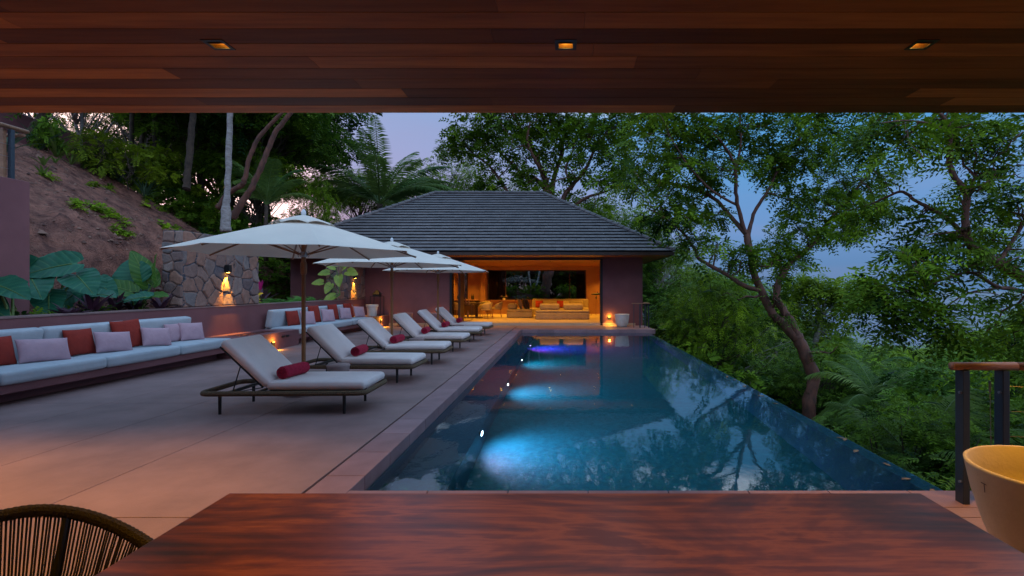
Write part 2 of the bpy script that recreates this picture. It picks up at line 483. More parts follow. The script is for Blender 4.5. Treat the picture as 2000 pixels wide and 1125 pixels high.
def glass_material():
    m = bpy.data.materials.new('window_glass'); m.use_nodes = True
    N = m.node_tree.nodes; L = m.node_tree.links
    N.remove(N['Principled BSDF'])
    t = N.new('ShaderNodeBsdfTransparent'); t.inputs[0].default_value = (.8, .85, .85, 1)
    g = N.new('ShaderNodeBsdfGlossy'); g.inputs['Roughness'].default_value = .02
    f = N.new('ShaderNodeFresnel'); f.inputs['IOR'].default_value = 1.45
    ms = N.new('ShaderNodeMixShader')
    L.new(f.outputs[0], ms.inputs[0]); L.new(t.outputs[0], ms.inputs[1]); L.new(g.outputs[0], ms.inputs[2])
    L.new(ms.outputs[0], N['Material Output'].inputs[0])
    return m
M['glass'] = glass_material()

# ================================================================== SETTING
DY0, DY1 = 3.92, 19.10          # pool, near and far edges
PX0, PX1 = -1.66, 2.96          # pool, left and right edges
WZ = -0.12                      # water level
HY = 21.2                       # front wall of the pavilion
BX = -8.3                       # face of the long bench wall

def fbm(x, y, s, o=4):
    return noise.fractal((x * s, y * s, 3.1), 1.0, 2.0, o)

def lerp(a, b, t): return a + (b - a) * max(0., min(1., t))
def sstep(a, b, x):
    t = max(0., min(1., (x - a) / (b - a))); return t * t * (3 - 2 * t)

def bank_x(y):
    return -9.35 - 1.3 * sstep(14, 18, y) - 1.4 * sstep(18.5, 20.5, y)

def terrain(x, y):
    # hill on the left
    s = bank_x(y) - x
    toe = .90
    bank = lerp(0, 1.75, sstep(0, 1.25, s))
    slope = .60 * max(0, s - 1.1)
    crest = 4.75 - .16 * max(0, y - 19) - .05 * max(0, 12 - y)
    up = bank + slope
    if up > crest:
        up = crest + (up - crest) * .12
    left = toe + up
    if s > .1:
        rock = sstep(0, .4, s) * (1 - sstep(1.3, 2.8, s))
        left += fbm(x, y, .7) * .17 * sstep(0, 1.2, s) + (fbm(x + 9, y * 1.2, 1.7, 7)) * (.16 * rock + .05) + fbm(x, y, 5.5, 3) * .045
        left += abs(fbm(x, y + 30, 2.2, 5)) * .26 * rock - abs(fbm(x + 40, y * .8 + 9, 1.3, 4)) * .16 * rock
    right = -2.9 - .42 * max(0, x - 3.3) + fbm(x, y, .12) * 1.2 * sstep(3.4, 8, x)
    right = max(right, -72)
    mid = -2.9
    back = 1.0 - .22 * (x + 2)
    back = max(min(back, 4.2), -30)
    if x < -8.8 and y < 31:
        h = left if s > -0.2 or x < -8.8 else toe
        if s <= 0: h = toe
        if x > -11.9 and y > 20.9: h = -.3
        if y > 26: h = lerp(h, back, (y - 26) / 5) if x < -12 else h
        return h
    if y >= 31:
        b = min(back, right + 2) if x > 3.3 else back
        if x < -11: b = back + .3
        return b + fbm(x, y, .15) * .5
    if x > 3.3: return right
    return mid

xs = np.concatenate([[-400, -200, -120, -80, -60, -50, -42, -36, -32, -28, -25, -23, -21.5], np.arange(-20.2, -16, .5), np.arange(-16, -12.5, .16), np.arange(-12.5, -8.9, .075),
                     [-8.85, -8.6, -7, -4, 0, 3.2, 3.35], np.arange(4, 14, .9), np.arange(14, 40, 3), [45, 55, 70, 90, 120, 160, 220, 400]])
ys = np.concatenate([[-200, -60, -20, -8, -2, 2, 4], np.arange(4.6, 9, .25), np.arange(9, 20.85, .11), [20.88, 20.95], np.arange(21.4, 31, .4), [31.2, 32, 34, 37, 40, 44, 50, 58, 70, 90, 120, 160, 230, 500]])
V = []
for y in ys:
    for x in xs:
        V.append((x, y, terrain(float(x), float(y))))
nx = len(xs)
I = np.arange(len(ys) - 1)[:, None] * nx + np.arange(nx - 1)[None, :]
F = np.stack([I, I + 1, I + nx + 1, I + nx], -1).reshape(-1, 4)
g = MB(); g.add(V, F)
tag(g.build('hillside_ground', M['soil'], smooth=True), 'bare reddish brown hillside soil rising behind the bench wall', kind='structure')

s_ = MB(); s_.box(-9000, 9000, -9000, 9000, -60.5, -60)
tag(s_.build('sea', M['sea']), 'calm blue sea far below reaching to the horizon', kind='structure')

# ---- deck: real slabs with open joints over a dark bed
d = MB()
def slabs(xb, yb, z0=-.10, z1=0., g=.004):
    for i in range(len(xb) - 1):
        for j in range(len(yb) - 1):
            d.box(xb[i] + g, xb[i + 1] - g, yb[j] + g, yb[j + 1] - g, z0, z1, tint=random.uniform(.3, .8))
yb = [-3.5, 0.1, 3.46, 6.9, 10.35, 13.8, 17.25, 20.0, HY]
slabs([-12.0, -8.28], [-3.5, 4.0])
slabs([-8.28, -6.15, -4.92, -3.69, -1.995], yb)
slabs([-1.975, 0.2, 2.0, 3.35], [-3.5, 0.1, 3.46, DY0 - .30], )
slabs([3.35, 6.0], [-3.5, 0.1, 3.2])
slabs([-1.975, -.2, 1.5, 3.3], [DY1 + .33, HY])
tag(d.build('deck', M['deck'], bevel=.003), 'plum concrete terrace deck beside the pool', kind='structure')
d = MB()
for (x0, x1, y0, y1) in ((-12, -1.70, -3.5, HY + .1), (-1.70, 6.0, -3.5, 3.2), (-1.70, 3.35, 3.2, DY0 - .02), (-1.70, 3.3, DY1 + .02, HY + .1)):
    d.box(x0, x1, y0, y1, -.40, -.035)
d.box(3.12, 3.32, DY1 + .02, HY + .1, -3, -.41)
d.box(3.1, 3.34, 3.2, DY0 - .02, -3, -.41)
d.box(3.34, 6.0, 3.0, 3.2, -3.5, -.41)
tag(d.build('deck_bed', M['joint']), 'dark bed under the terrace slabs', kind='structure')
# coping tiles
d = MB()
y = DY0 - .30
while y < DY1 + .33 - .02:
    y2 = min(y + .61, DY1 + .33)
    d.box(-1.974, PX0, y + .003, y2 - .003, -.165, .0, tint=random.uniform(.15, .9))
    y = y2
x = PX0
while x < 3.3:
    x2 = min(x + .61, 3.35)
    d.box(x + .003, x2 - .003, DY1, DY1 + .327, -.165, .0, tint=random.uniform(.15, .9))
    if x > PX0 - .01:
        d.box(x + .003, x2 - .003, DY0 - .297, DY0, -.165, .0, tint=random.uniform(.15, .9))
    x = x2
tag(d.build('pool_coping', M['coping'], bevel=.004), 'row of plum stone coping tiles round the pool', kind='structure')
# basin
d = MB()
ZB = -1.45; LZ = -.62; LX = -1.10
d.quad((LX, DY0, ZB), (PX1, DY0, ZB), (PX1, DY1, ZB), (LX, DY1, ZB))
tag(d.build('pool_floor', M['pool']), 'teal mosaic floor of the pool', kind='structure')
d = MB()
d.box(PX0 - .25, LX, DY0, DY1, ZB - .1, LZ)                # ledge along the lounger side
d.box(PX0 - .25, PX0 + .012, DY0, DY1, LZ, -.166)
d.box(PX0 - .25, PX1 + .14, DY1 - .006, DY1 + .2, ZB - .1, -.166)
d.box(PX0 - .25, PX1 + .14, DY0 - .2, DY0 + .006, ZB - .1, -.166)
tag(d.build('pool_wall', M['pool_wall']), 'mosaic walls and ledges inside the pool', kind='structure')
d = MB(); d.box(PX1, PX1 + .16, DY0 - .2, DY1 + .2, -3.4, WZ - .006)
tag(d.build('infinity_edge', M['pool_wall'], bevel=.01), 'overflow edge wall on the open side of the pool', kind='structure')
d = MB(); d.quad((PX0 - .02, DY0 - .02, WZ), (PX1 + .155, DY0 - .02, WZ), (PX1 + .155, DY1 + .02, WZ), (PX0 - .02, DY1 + .02, WZ))
tag(d.build('pool_water', M['water']), 'still blue pool water mirroring sky and trees', kind='structure')

# underwater lamps
places = ['nearest the wooden table', 'second from the wooden table', 'third from the wooden table', 'at the far purple end']
for i, y in enumerate((6.62, 9.62, 12.65, 15.6)):
    t = thing('pool_light', 'round underwater pool light on the left ledge wall, ' + places[i], 'pool light', (LX, y, -.84), group='underwater lights along the pool')
    b = MB(); b.lathe([(.105, 0), (.105, .012), (.082, .02), (.08, .012)], n=24)
    f = b.build('light_rim', M['alu'], t, smooth=True); f.rotation_euler = (0, R(90), 0)
    b = MB(); b.lathe([(.078, .010), (.07, .018), (.02, .022)], n=20)
    f = b.build('lamp_face', M['pool_lamp_lilac'] if i == 3 else M['pool_lamp'], t, smooth=True); f.rotation_euler = (0, R(90), 0)
    c = [(.60, .52, 1.0), (.16, .55, 1.0), (.15, .62, 1.0), (.62, .06, 1.0)][i]
    light('lamp_glow', 'SPOT', (.05, 0, 0), [130, 105, 75, 300][i], c, t, rot=(0, R(-52), 0), size=.06, spot=125, blend=1.0)

# ================================================================== PAVILION
pav = thing('pavilion', 'low plum walled pavilion with dark hipped tile roof at the far end of the pool', 'house', (-4, HY, 0))
E_L, E_R, E_F, E_B = -11.6, 4.17, 19.4, 29.96
RUN = 5.28; RISE = 3.16; ZE = 2.93
RL, RR, RY, RZ = E_L + RUN, E_R - RUN, E_F + RUN, ZE + RISE
OX0, OX1, OZ = -4.81, 1.53, 2.76
WX0, WX1 = -11.4, 3.18
BW = 28.7
b = MB()
b.box(WX0, OX0, HY, HY + .3, -.3, 2.815)
b.box(OX1, WX1, HY, HY + .3, -.3, 2.815)
b.box(OX0, OX1, HY + .06, HY + .3, OZ, 2.815)
b.box(WX1 - .3, WX1, HY + .3, BW + .3, -3, 2.815)
b.box(WX0, WX0 + .3, HY + .3, BW + .3, -.3, 2.815)
# back wall with the wide window and the tall slot window
b.box(WX0 + .3, -6.35, BW, BW + .3, -.3, 2.815)
b.box(-5.5, -4.40, BW, BW + .3, -.3, 2.815)
b.box(1.13, WX1 - .3, BW, BW + .3, -3, 2.815)
b.box(-4.40, 1.13, BW, BW + .3, -3, .87)
b.box(-4.40, 1.13, BW, BW + .3, 2.56, 2.815)
b.box(-6.35, -5.5, BW, BW + .3, -.3, .9); b.box(-6.35, -5.5, BW, BW + .3, 2.6, 2.815)
b.build('wall', M['plum'], pav, world=True)
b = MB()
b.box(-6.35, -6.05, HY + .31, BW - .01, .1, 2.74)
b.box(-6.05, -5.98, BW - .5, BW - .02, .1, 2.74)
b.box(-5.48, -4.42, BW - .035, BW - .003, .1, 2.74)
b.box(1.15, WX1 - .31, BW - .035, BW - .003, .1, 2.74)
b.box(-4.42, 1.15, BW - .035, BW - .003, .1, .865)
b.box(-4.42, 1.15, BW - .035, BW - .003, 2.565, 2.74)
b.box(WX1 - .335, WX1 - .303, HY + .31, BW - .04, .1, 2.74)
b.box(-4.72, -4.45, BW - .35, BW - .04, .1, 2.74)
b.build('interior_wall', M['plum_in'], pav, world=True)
b = MB(); b.box(WX0 + .3, WX1 - .3, HY - .02, BW, -.2, .10)
b.build('floor', M['int_floor'], pav, world=True, bevel=.005)
# soffit and inner ceiling boards
b = MB()
y = E_F + .12
while y < HY:
    b.box(E_L + .12, E_R - .12, y + .002, min(y + .14, HY + .05) - .002, 2.82, 2.84, tint=random.random()); y += .14
x = E_L + .12
while x < WX0:
    b.box(x + .002, min(x + .14, WX0) - .002, HY + .052, E_B - .1, 2.82, 2.84, tint=random.random()); x += .14
x = WX1
while x < E_R - .13:
    b.box(x + .002, min(x + .14, E_R - .12) - .002, HY + .052, E_B - .1, 2.82, 2.84, tint=random.random()); x += .14
b.box(WX0, WX1, BW + .3, E_B - .1, 2.82, 2.84)
b.build('soffit', M['soffit'], pav, world=True)
b = MB()
y = HY + .31
while y < BW:
    b.box(-6.04, WX1 - .34, y + .002, min(y + .14, BW - .04) - .002, 2.745, 2.765, tint=random.random()); y += .14
b.build('ceiling', M['soffit'], pav, world=True)
b = MB()
for (x0, x1, y0, y1) in ((E_L + .04, E_R - .04, E_F + .04, E_F + .10), (E_L + .04, E_R - .04, E_B - .10, E_B - .04), (E_L + .04, E_L + .10, E_F + .10, E_B - .10), (E_R - .10, E_R - .04, E_F + .10, E_B - .10)):
    b.box(x0, x1, y0, y1, 2.80, 2.92)
b.build('fascia', M['dark_wood'], pav, world=True)
# roof deck
b = MB()
o_ = .05
b.add([(E_L + o_, E_F + o_, ZE - .02), (E_R - o_, E_F + o_, ZE - .02), (E_R - o_, E_B - o_, ZE - .02), (E_L + o_, E_B - o_, ZE - .02), (RL, RY, RZ - .02), (RR, RY, RZ - .02)],
      [[0, 1, 5, 4], [1, 2, 5], [2, 3, 4, 5], [3, 0, 4], [3, 2, 1, 0]])
roof = b.build('roof', M['joint'], pav, world=True)
# tiles, course by course on each of the four slopes
b = MB()
NC = 21; st = RUN / NC
def slope_tiles(A, B, inward):
    A = np.array(A, float); B = np.array(B, float); inward = np.array(inward, float)
    L_ = np.linalg.norm(B - A); u = (B - A) / L_
    ss = RISE / RUN
    for k in range(NC):
        t0, t1 = k * st, (k + 1) * st + .02
        w = .33; x = -w * ((k % 2) * .5) - random.uniform(0, .02)
        while x < L_:
            xa, xb_ = x + .003, x + w - .003
            a0, b0 = max(xa, t0), min(xb_, L_ - t0)
            a1, b1 = max(xa, t1), min(xb_, L_ - t1)
            if b0 - a0 > .01:
                if b1 <= a1: a1 = b1 = min(max((a0 + b0) / 2, t1), L_ - t1)
                def pt(s, t, h): return A + u * s + inward * t + np.array([0, 0, ZE + t * ss + h])
                j = random.uniform(-.003, .004)
                vs = [pt(a0, t0 - .012, .052 + j), pt(b0, t0 - .012, .052 + j), pt(b1, t1, -.004), pt(a1, t1, -.004),
                      pt(a0, t0 - .012, .066 + j), pt(b0, t0 - .012, .066 + j), pt(b1, t1, .006), pt(a1, t1, .006)]
                b.add(vs, [[0, 3, 2, 1], [4, 5, 6, 7], [0, 1, 5, 4], [1, 2, 6, 5], [2, 3, 7, 6], [3, 0, 4, 7]], tint=random.gauss(.5, .10))
            x += w
slope_tiles((E_L, E_F, 0), (E_R, E_F, 0), (0, 1, 0))
slope_tiles((E_R, E_F, 0), (E_R, E_B, 0), (-1, 0, 0))
slope_tiles((E_R, E_B, 0), (E_L, E_B, 0), (0, -1, 0))
slope_tiles((E_L, E_B, 0), (E_L, E_F, 0), (1, 0, 0))
b.build('roof_tiles', M['tile'], roof, world=True)
b = MB()
def cap_run(a, c, n):
    a = np.array(a, float); c = np.array(c, float)
    for i in range(n):
        p = a + (c - a) * (i / n); q = a + (c - a) * ((i + 1.12) / n)
        b.tube([p + (0, 0, .05), q + (0, 0, .03)], [.085, .07], n=8, tint=random.gauss(.5, .15))
for (ex, ey, rx) in ((E_L, E_F, RL), (E_R, E_F, RR), (E_R, E_B, RR), (E_L, E_B, RL)):
    cap_run((ex, ey, ZE + .01), (rx, RY, RZ + .02), 24)
cap_run((RL, RY, RZ + .02), (RR, RY, RZ + .02), 16)
b.build('ridge_cap', M['tile'], roof, world=True)
# door frame of the wide opening
b = MB()
b.box(OX0, OX0 + .10, HY - .02, HY + .34, .0, OZ); b.box(OX1 - .10, OX1, HY - .02, HY + .34, .0, OZ)
b.box(OX0 + .10, OX1 - .10, HY + .03, HY + .12, OZ - .05, OZ)
b.build('door_frame', M['black'], pav, world=True, bevel=.004)
b = MB(); b.box(OX0 + .28, OX0 + .36, HY + .36, HY + 1.2, .1, 2.74); b.build('folded_door', M['dark_wood'], pav, world=True, bevel=.004)
def window(x0, x1, z0, z1, mull=()):
    b = MB(); t_ = .05
    b.box(x0, x1, BW + .08, BW + .14, z0, z0 + t_); b.box(x0, x1, BW + .08, BW + .14, z1 - t_, z1)
    b.box(x0, x0 + t_, BW + .08, BW + .14, z0 + t_, z1 - t_); b.box(x1 - t_, x1, BW + .08, BW + .14, z0 + t_, z1 - t_)
    for mx in mull: b.box(mx - .025, mx + .025, BW + .08, BW + .14, z0 + t_, z1 - t_)
    w = b.build('window', M['dark_wood'], pav, world=True, bevel=.003)
    b = MB(); b.box(x0 + t_, x1 - t_, BW + .105, BW + .111, z0 + t_, z1 - t_)
    g_ = b.build('pane', M['glass'], w, world=True)
    return w
window(-4.40, 1.13, .87, 2.56, (-3.38, .22))
window(-6.04, -5.5, .9, 2.6)
b = MB(); b.box(-4.40, 1.13, BW - .20, BW + .08, .845, .872); b.build('window_sill', M['plum_in'], pav, world=True, bevel=.004)
for (xa, xb_, n) in ((-4.33, -3.40, 10), (.60, 1.08, 8)):
    b = MB()
    xs_ = np.linspace(xa, xb_, n * 6)
    pts = [(x, BW + .20 + .035 * math.sin(i * 2 * PI / 6)) for i, x in enumerate(xs_)]
    for i in range(len(pts) - 1):
        b.quad((*pts[i], .9), (*pts[i + 1], .9), (*pts[i + 1], 2.54), (*pts[i], 2.54))
    b.build('curtain', M['curtain'], pav, world=True, smooth=True)

# interior ceiling lamps
k = 0
for (x, y) in ((-4.2, 23.2), (-2.9, 23.0), (-.7, 23.0), (1.3, 23.2), (-4.5, 26.0), (-2.6, 26.6), (-.3, 26.6), (1.7, 26.4), (-5.3, 27.4), (-3.0, 27.7), (1.9, 27.6)):
    tl = thing('ceiling_light', 'small round warm ceiling light inside the pavilion', 'ceiling light', (x, y, 2.742), group='ceiling lights inside the pavilion')
    b = MB(); b.lathe([(.05, 0), (.05, -.008), (.035, -.008), (.034, -.002)], n=18); b.build('trim', M['black'], tl)
    b = MB(); b.lathe([(.032, -.003), (.02, -.005)], n=14); b.build('bulb', M['bulb'], tl)
    light('lamp_glow', 'SPOT', (0, 0, -.03), 145, WARM, tl, size=.04, spot=110, blend=.9)

for x in (-10.0, -7.6, -5.9, -4.2, -2.4, -.6, 1.1, 2.6):
    tl = thing('eave_light', 'tiny warm downlight under the front eave of the pavilion', 'ceiling light', (x, 20.1, 2.818), group='downlights under the pavilion eave')
    b = MB(); b.lathe([(.035, 0), (.035, -.006), (.024, -.006), (.023, -.001)], n=16); b.build('trim', M['black'], tl)
    b = MB(); b.lathe([(.02, -.002), (.012, -.004)], n=12); b.build('bulb', M['bulb_soft'], tl)
    light('lamp_glow', 'SPOT', (0, 0, -.03), 40, WARM, tl, size=.03, spot=70, blend=1)

# ================================================================== PORCH (over the camera)
CZ = 3.0; CY1 = 4.24
porch = thing('porch', 'timber lined porch roof overhanging the camera', 'porch', (0, 0, 0))
edges = [4.24 - .172 * i for i in range(46)]
lamp_x = [-6.25, -4.15, -2.07, 0.0, 2.12, 4.24]
lamp_y = [3.05, 0.6]
b = MB()
for i in range(len(edges) - 1):
    y1, y0 = edges[i] - .003, edges[i + 1] + .003
    x = -10.0 + random.uniform(-2, 0)
    # hand-set butt joints of the boards that show in the photo
    known = {0: [], }
    cuts = [-11.0]
    while cuts[-1] < 9: cuts.append(cuts[-1] + random.choice([1.9, 2.4, 3.0, 3.6, 4.2]) + random.uniform(-.2, .2))
    cuts = [c for c in cuts if -10 < c < 8]
    cuts = [-10.0] + cuts + [8.0]
    for j in range(len(cuts) - 1):
        xa, xb_ = cuts[j] + .001, cuts[j + 1] - .001
        tn = min(1, max(0, random.choice([random.gauss(.16, .08), random.gauss(.50, .12), random.gauss(.75, .12)])))
        holes = [(lx, ly) for lx in lamp_x for ly in lamp_y if y0 < ly < y1 and xa + .06 < lx < xb_ - .06]
        xx = xa
        for (lx, ly) in holes:
            b.box(xx, lx - .045, y0, y1, CZ, CZ + .025, tint=tn)
            b.box(lx - .045, lx + .045, y0, ly - .045, CZ, CZ + .025, tint=tn)
            b.box(lx - .045, lx + .045, ly + .045, y1, CZ, CZ + .025, tint=tn)
            xx = lx + .045
        b.box(xx, xb_, y0, y1, CZ, CZ + .025, tint=tn)
b.build('ceiling', M['ceil_wood'], porch)
b = MB(); b.box(-10, 8, -3.5, CY1, CZ + .14, CZ + .45); b.box(-10, 8, CY1 - .03, CY1, CZ + .026, CZ + .139)
b.build('roof', M['plum'], porch)
b = MB(); b.box(-10, 8, -3.8, -3.5, 0, CZ - .002); b.build('wall', M['plum'], porch)
for i, lx in enumerate(lamp_x):
    for j, ly in enumerate(lamp_y):
        if j == 0 and 2 <= i <= 4:
            lab = ['left', 'middle', 'right'][i - 2] + ' one of the three square downlights glowing in the plank ceiling'
            grp = 'downlights in the porch ceiling'
        else:
            lab = 'square downlight in the porch ceiling outside the picture'; grp = 'unseen porch downlights'
        # snap to the board that was pierced
        tl = thing('downlight', lab, 'downlight', (lx, ly, CZ), group=grp)
        b = MB()
        for (x0, x1, y0, y1) in ((-.064, .064, -.064, -.043), (-.064, .064, .043, .064), (-.064, -.043, -.043, .043), (.043, .064, -.043, .043)):
            b.box(x0, x1, y0, y1, -.004, .03)
        b.build('trim', M['black'], tl)
        b = MB()
        v = [(-.043, -.043, .0), (.043, -.043, 0), (.043, .043, 0), (-.043, .043, 0), (-.022, -.022, .07), (.022, -.022, .07), (.022, .022, .07), (-.022, .022, .07)]
        b.add(v, [[0, 1, 5, 4], [1, 2, 6, 5], [2, 3, 7, 6], [3, 0, 4, 7], [4, 5, 6, 7]])
        b.build('reflector', M['brass'], tl)
        b = MB(); b.lathe([(.012, .069), (.019, .058), (.016, .034), (.002, .030)], n=14); b.build('bulb', M['down_bulb'], tl, smooth=True)
        light('lamp_glow', 'SPOT', (0, 0, -.01), [165, 175, 60, 30, 125, 60][i] if j == 0 else 50, WARM, tl, size=.03, spot=54 if (i == 4 and j == 0) else 92, blend=.6)

# ================================================================== LEFT SIDE WALLS
bw = thing('bench_wall', 'long low plum wall running behind the built-in sofas', 'wall', (BX, 12, 0))
b = MB(); b.box(BX - .32, BX, 3.0, HY - .003, -.1, 1.09); b.build('wall', M['plum'], bw, world=True, bevel=.006)
b = MB(); b.box(BX - .335, BX + .015, 3.0, HY - .006, 1.091, 1.12); b.build('cap', M['deck'], bw, world=True, bevel=.004)

tw = thing('terrace_wall', 'tall plum retaining wall at the left edge of the photo', 'wall', (-9.2, 5.5, 0))
b = MB(); b.box(-9.35, -9.0, 1.5, 8.6, 0, 3.33); b.build('wall', M['plum'], tw, world=True, bevel=.01)
hw = thing('upper_wall', 'sloping dark plum wall high on the hillside behind the plants', 'wall', (-19, 20, 4))
b = MB()
b.add([(-22, 12, 3), (-22, 12.4, 3), (-22, 12, 9), (-22, 12.4, 9), (-17.2, 19, 3), (-17.2, 19.4, 3), (-17.2, 19, 6.9), (-17.2, 19.4, 6.9)],
      [[0, 4, 6, 2], [1, 3, 7, 5], [2, 6, 7, 3], [4, 5, 7, 6], [0, 2, 3, 1], [0, 1, 5, 4]])
b.build('wall', M['plum'], hw, world=True)

# railing on the terrace wall
rl = thing('railing', 'short steel railing with timber handrail on top of the terrace wall', 'railing', (-9.15, 8.2, 3.33))
b = MB(); b.tube([(-9.12, 3.5, 4.19), (-9.12, 8.66, 4.19)], .035, n=10, sq=1.5); b.tube([(-9.12, 8.62, 4.12), (-10.6, 8.62, 4.12)], .03, n=8)
b.build('handrail', M['rail_wood'], rl, world=True, smooth=True)
for (x, y, m) in ((-9.12, 8.42, 'steel'), (-9.19, 8.36, 'rust'), (-9.12, 5.4, 'steel')):
    b = MB(); b.box(x - .03, x + .03, y - .03, y + .03, 3.33, 4.155)
    b.build('post', M['steel'] if m == 'steel' else M['rail_wood'], rl, world=True, bevel=.004)
for z in (3.5, 3.7, 3.9):
    b = MB(); b.tube([(-9.12, 3.5, z), (-9.12, 8.4, z)], .003, n=5); b.build('cable', M['cable'], rl, world=True)

# stone walls in relief
def stone_face(b, O, U, W, lu, lw, nrm, seed, cell=.30, step=.018, stretch=1.0):
    r = np.random.default_rng(seed)
    O = np.array(O, float); U = np.array(U, float); W = np.array(W, float); nrm = np.array(nrm, float)
    nu, nw = max(3, int(lu / step)), int(lw / step)
    gu, gw = int(lu / cell * 1.0) + 3, int(lw / cell) + 3
    pts = np.array([((i - 1 + r.uniform(.12, .88)) * lu / (gu - 2), (j - 1 + r.uniform(.12, .88)) * lw / (gw - 2)) for i in range(gu) for j in range(gw)])
    tn = r.random(len(pts)); tl = r.uniform(-.10, .10, (len(pts), 2)); hh = r.uniform(.0, .02, len(pts))
    u = np.linspace(0, lu, nu + 1); w = np.linspace(0, lw, nw + 1)
    UU, WW = np.meshgrid(u, w, indexing='ij')
    q = np.stack([UU.ravel(), WW.ravel()], 1)
    wob = np.array([[noise.noise((a * 5, c * 5, seed)), noise.noise((a * 5, c * 5, seed + 7.7))] for a, c in q]) * .03
    qq = q + wob
    d2 = ((qq[:, None, 0] - pts[None, :, 0]) ** 2 + (qq[:, None, 1] - pts[None, :, 1]) ** 2)
    idx = np.argsort(d2, axis=1)[:, :2]
    p1, p2 = pts[idx[:, 0]], pts[idx[:, 1]]
    ed = np.abs((d2[np.arange(len(q)), idx[:, 1]] - d2[np.arange(len(q)), idx[:, 0]]) / (2 * np.linalg.norm(p2 - p1, axis=1) + 1e-6))
    mort = np.clip(ed / .020, 0, 1)
    prof = mort ** .7
    rel = qq - p1
    fn = np.array([noise.fractal((a * 9, c * 9, seed * 1.3), 1.0, 2.0, 3) for a, c in q])
    h = prof * (.030 + hh[idx[:, 0]] + (rel * tl[idx[:, 0]]).sum(1)) + fn * .007 * mort
    edge = np.minimum.reduce([q[:, 0], lu - q[:, 0], q[:, 1], lw - q[:, 1]])
    h = h * np.clip(edge / .012, 0, 1)
    V = O + q[:, :1] * U + q[:, 1:] * W + h[:, None] * nrm
    n1 = nw + 1
    I = np.arange(nu)[:, None] * n1 + np.arange(nw)[None, :]
    F = np.stack([I, I + n1, I + n1 + 1, I + 1], -1).reshape(-1, 4)
    t = np.where(mort < .55, 0.0, .12 + .88 * tn[idx[:, 0]])
    b.add(V, F, tint=t)

def stone_wall(name, label, x0, x1, y0, y1, z0, z1, seed):
    t = thing(name, label, 'stone wall', ((x0 + x1) / 2, (y0 + y1) / 2, z0))
    b = MB()
    stone_face(b, (x1, y0, z0), (0, 1, 0), (0, 0, 1), y1 - y0, z1 - z0, (1, 0, 0), seed, cell=.37)
    stone_face(b, (x0, y0, z0), (1, 0, 0), (0, 0, 1), x1 - x0, z1 - z0, (0, -1, 0), seed + 1, cell=.26)
    b.build('stone_facing', M['stone'], t, world=True, smooth=True)
    b = MB(); b.box(x0 + .004, x1 - .004, y0 + .004, y1, z0, z1 + .012); b.build('core', M['stone'], t, world=True)
    return t
stone_wall('stone_wall', 'near free-standing wall of irregular grey and plum stones with a wall lamp', BX - .48, BX - .045, 11.16, 13.87, 1.121, 2.80, 11)
stone_wall('stone_wall', 'far wall of irregular stones with a wall lamp beside the pavilion wall', BX - .48, BX - .045, 18.75, HY - .01, 1.121, 2.62, 23)

def sconce(y, z, label):
    t = thing('wall_lamp', label, 'wall lamp', (BX + .005, y, z), group='wall lamps on the stone walls')
    b = MB(); b.box(0, .11, -.055, .055, -.09, .09); b.build('housing', M['black'], t, bevel=.004)
    b = MB(); b.lathe([(.035, -.091), (.03, -.096)], c=(.055, 0, 0), n=16); b.build('bulb', M['bulb'], t)
    light('lamp_glow', 'SPOT', (.072, 0, -.105), 125, WARM, t, rot=(R(0), R(8), 0), size=.012, spot=60, blend=.8)
    return t
sconce(12.5, 2.02, 'black wall lamp throwing amber light down the near stone wall')
sconce(20.05, 2.02, 'black wall lamp throwing amber light down the far stone wall')

def step_light(loc, rz, label, e=7):
    t = thing('step_light', label, 'step light', loc, rz, group='low amber step lights')
    # local -Y is outward
    b = MB(); b.box(-.055, .055, -.028, 0, -.07, .07); b.build('housing', M['black'], t, bevel=.004)
    b = MB(); b.box(-.045, .045, -.031, -.0285, .045, .062); b.build('bulb', M['bulb_soft'], t)
    light('lamp_glow', 'POINT', (0, -.08, .085), e * .45, WARM, t, size=.015)
    light('floor_glow', 'SPOT', (0, -.10, .05), e * 3.2, WARM, t, size=.015, spot=110, blend=.9)
step_light((1.80, HY - .001, .30), 0, 'step light on the pavilion wall beside the white round pot')
step_light((-5.25, HY - .001, .30), 0, 'step light on the pavilion wall behind the farthest lounger')

# ================================================================== SOFAS, FIRE PIT
def cushion_box(b, x0, x1, y0, y1, z0, z1, r=.045, puff=.012, tilt=0):
    Mx = Matrix.Translation(((x0 + x1) / 2, (y0 + y1) / 2, (z0 + z1) / 2)) @ Matrix.Rotation(tilt, 4, 'Y')
    b.soft((x1 - x0) / 2, (y1 - y0) / 2, (z1 - z0) / 2, r, puff, Mx)

def bench_sofa(label, y0, y1, seat_cuts, back_cuts, y_base1=None):
    t = thing('built_in_sofa', label, 'sofa', (-7.8, (y0 + y1) / 2, 0), group='built-in sofas along the bench wall')
    ye = y_base1 or y1
    b = MB(); b.box(BX + .001, -7.32, y0, ye, .16, .275); b.box(BX + .002, -7.62, y0 + .02, ye - .02, 0.001, .159)
    b.build('base', M['plum'], t, world=True, bevel=.006)
    for a, c in zip(seat_cuts[:-1], seat_cuts[1:]):
        b = MB(); cushion_box(b, BX + .03, -7.27, a + .004, c - .004, .28, .455, r=.05, puff=.018)
        b.build('seat_cushion', M['sofa'], t, world=True, smooth=True, merge=True)
    for a, c in zip(back_cuts[:-1], back_cuts[1:]):
        b = MB()
        Mx = Matrix.Translation((BX + .20, (a + c) / 2, .70)) @ Matrix.Rotation(R(-80), 4, 'Y')
        b.soft(.25, (c - a) / 2 - .004, .085, .05, .02, Mx)
        b.build('back_cushion', M['sofa'], t, world=True, smooth=True, merge=True)
    return t
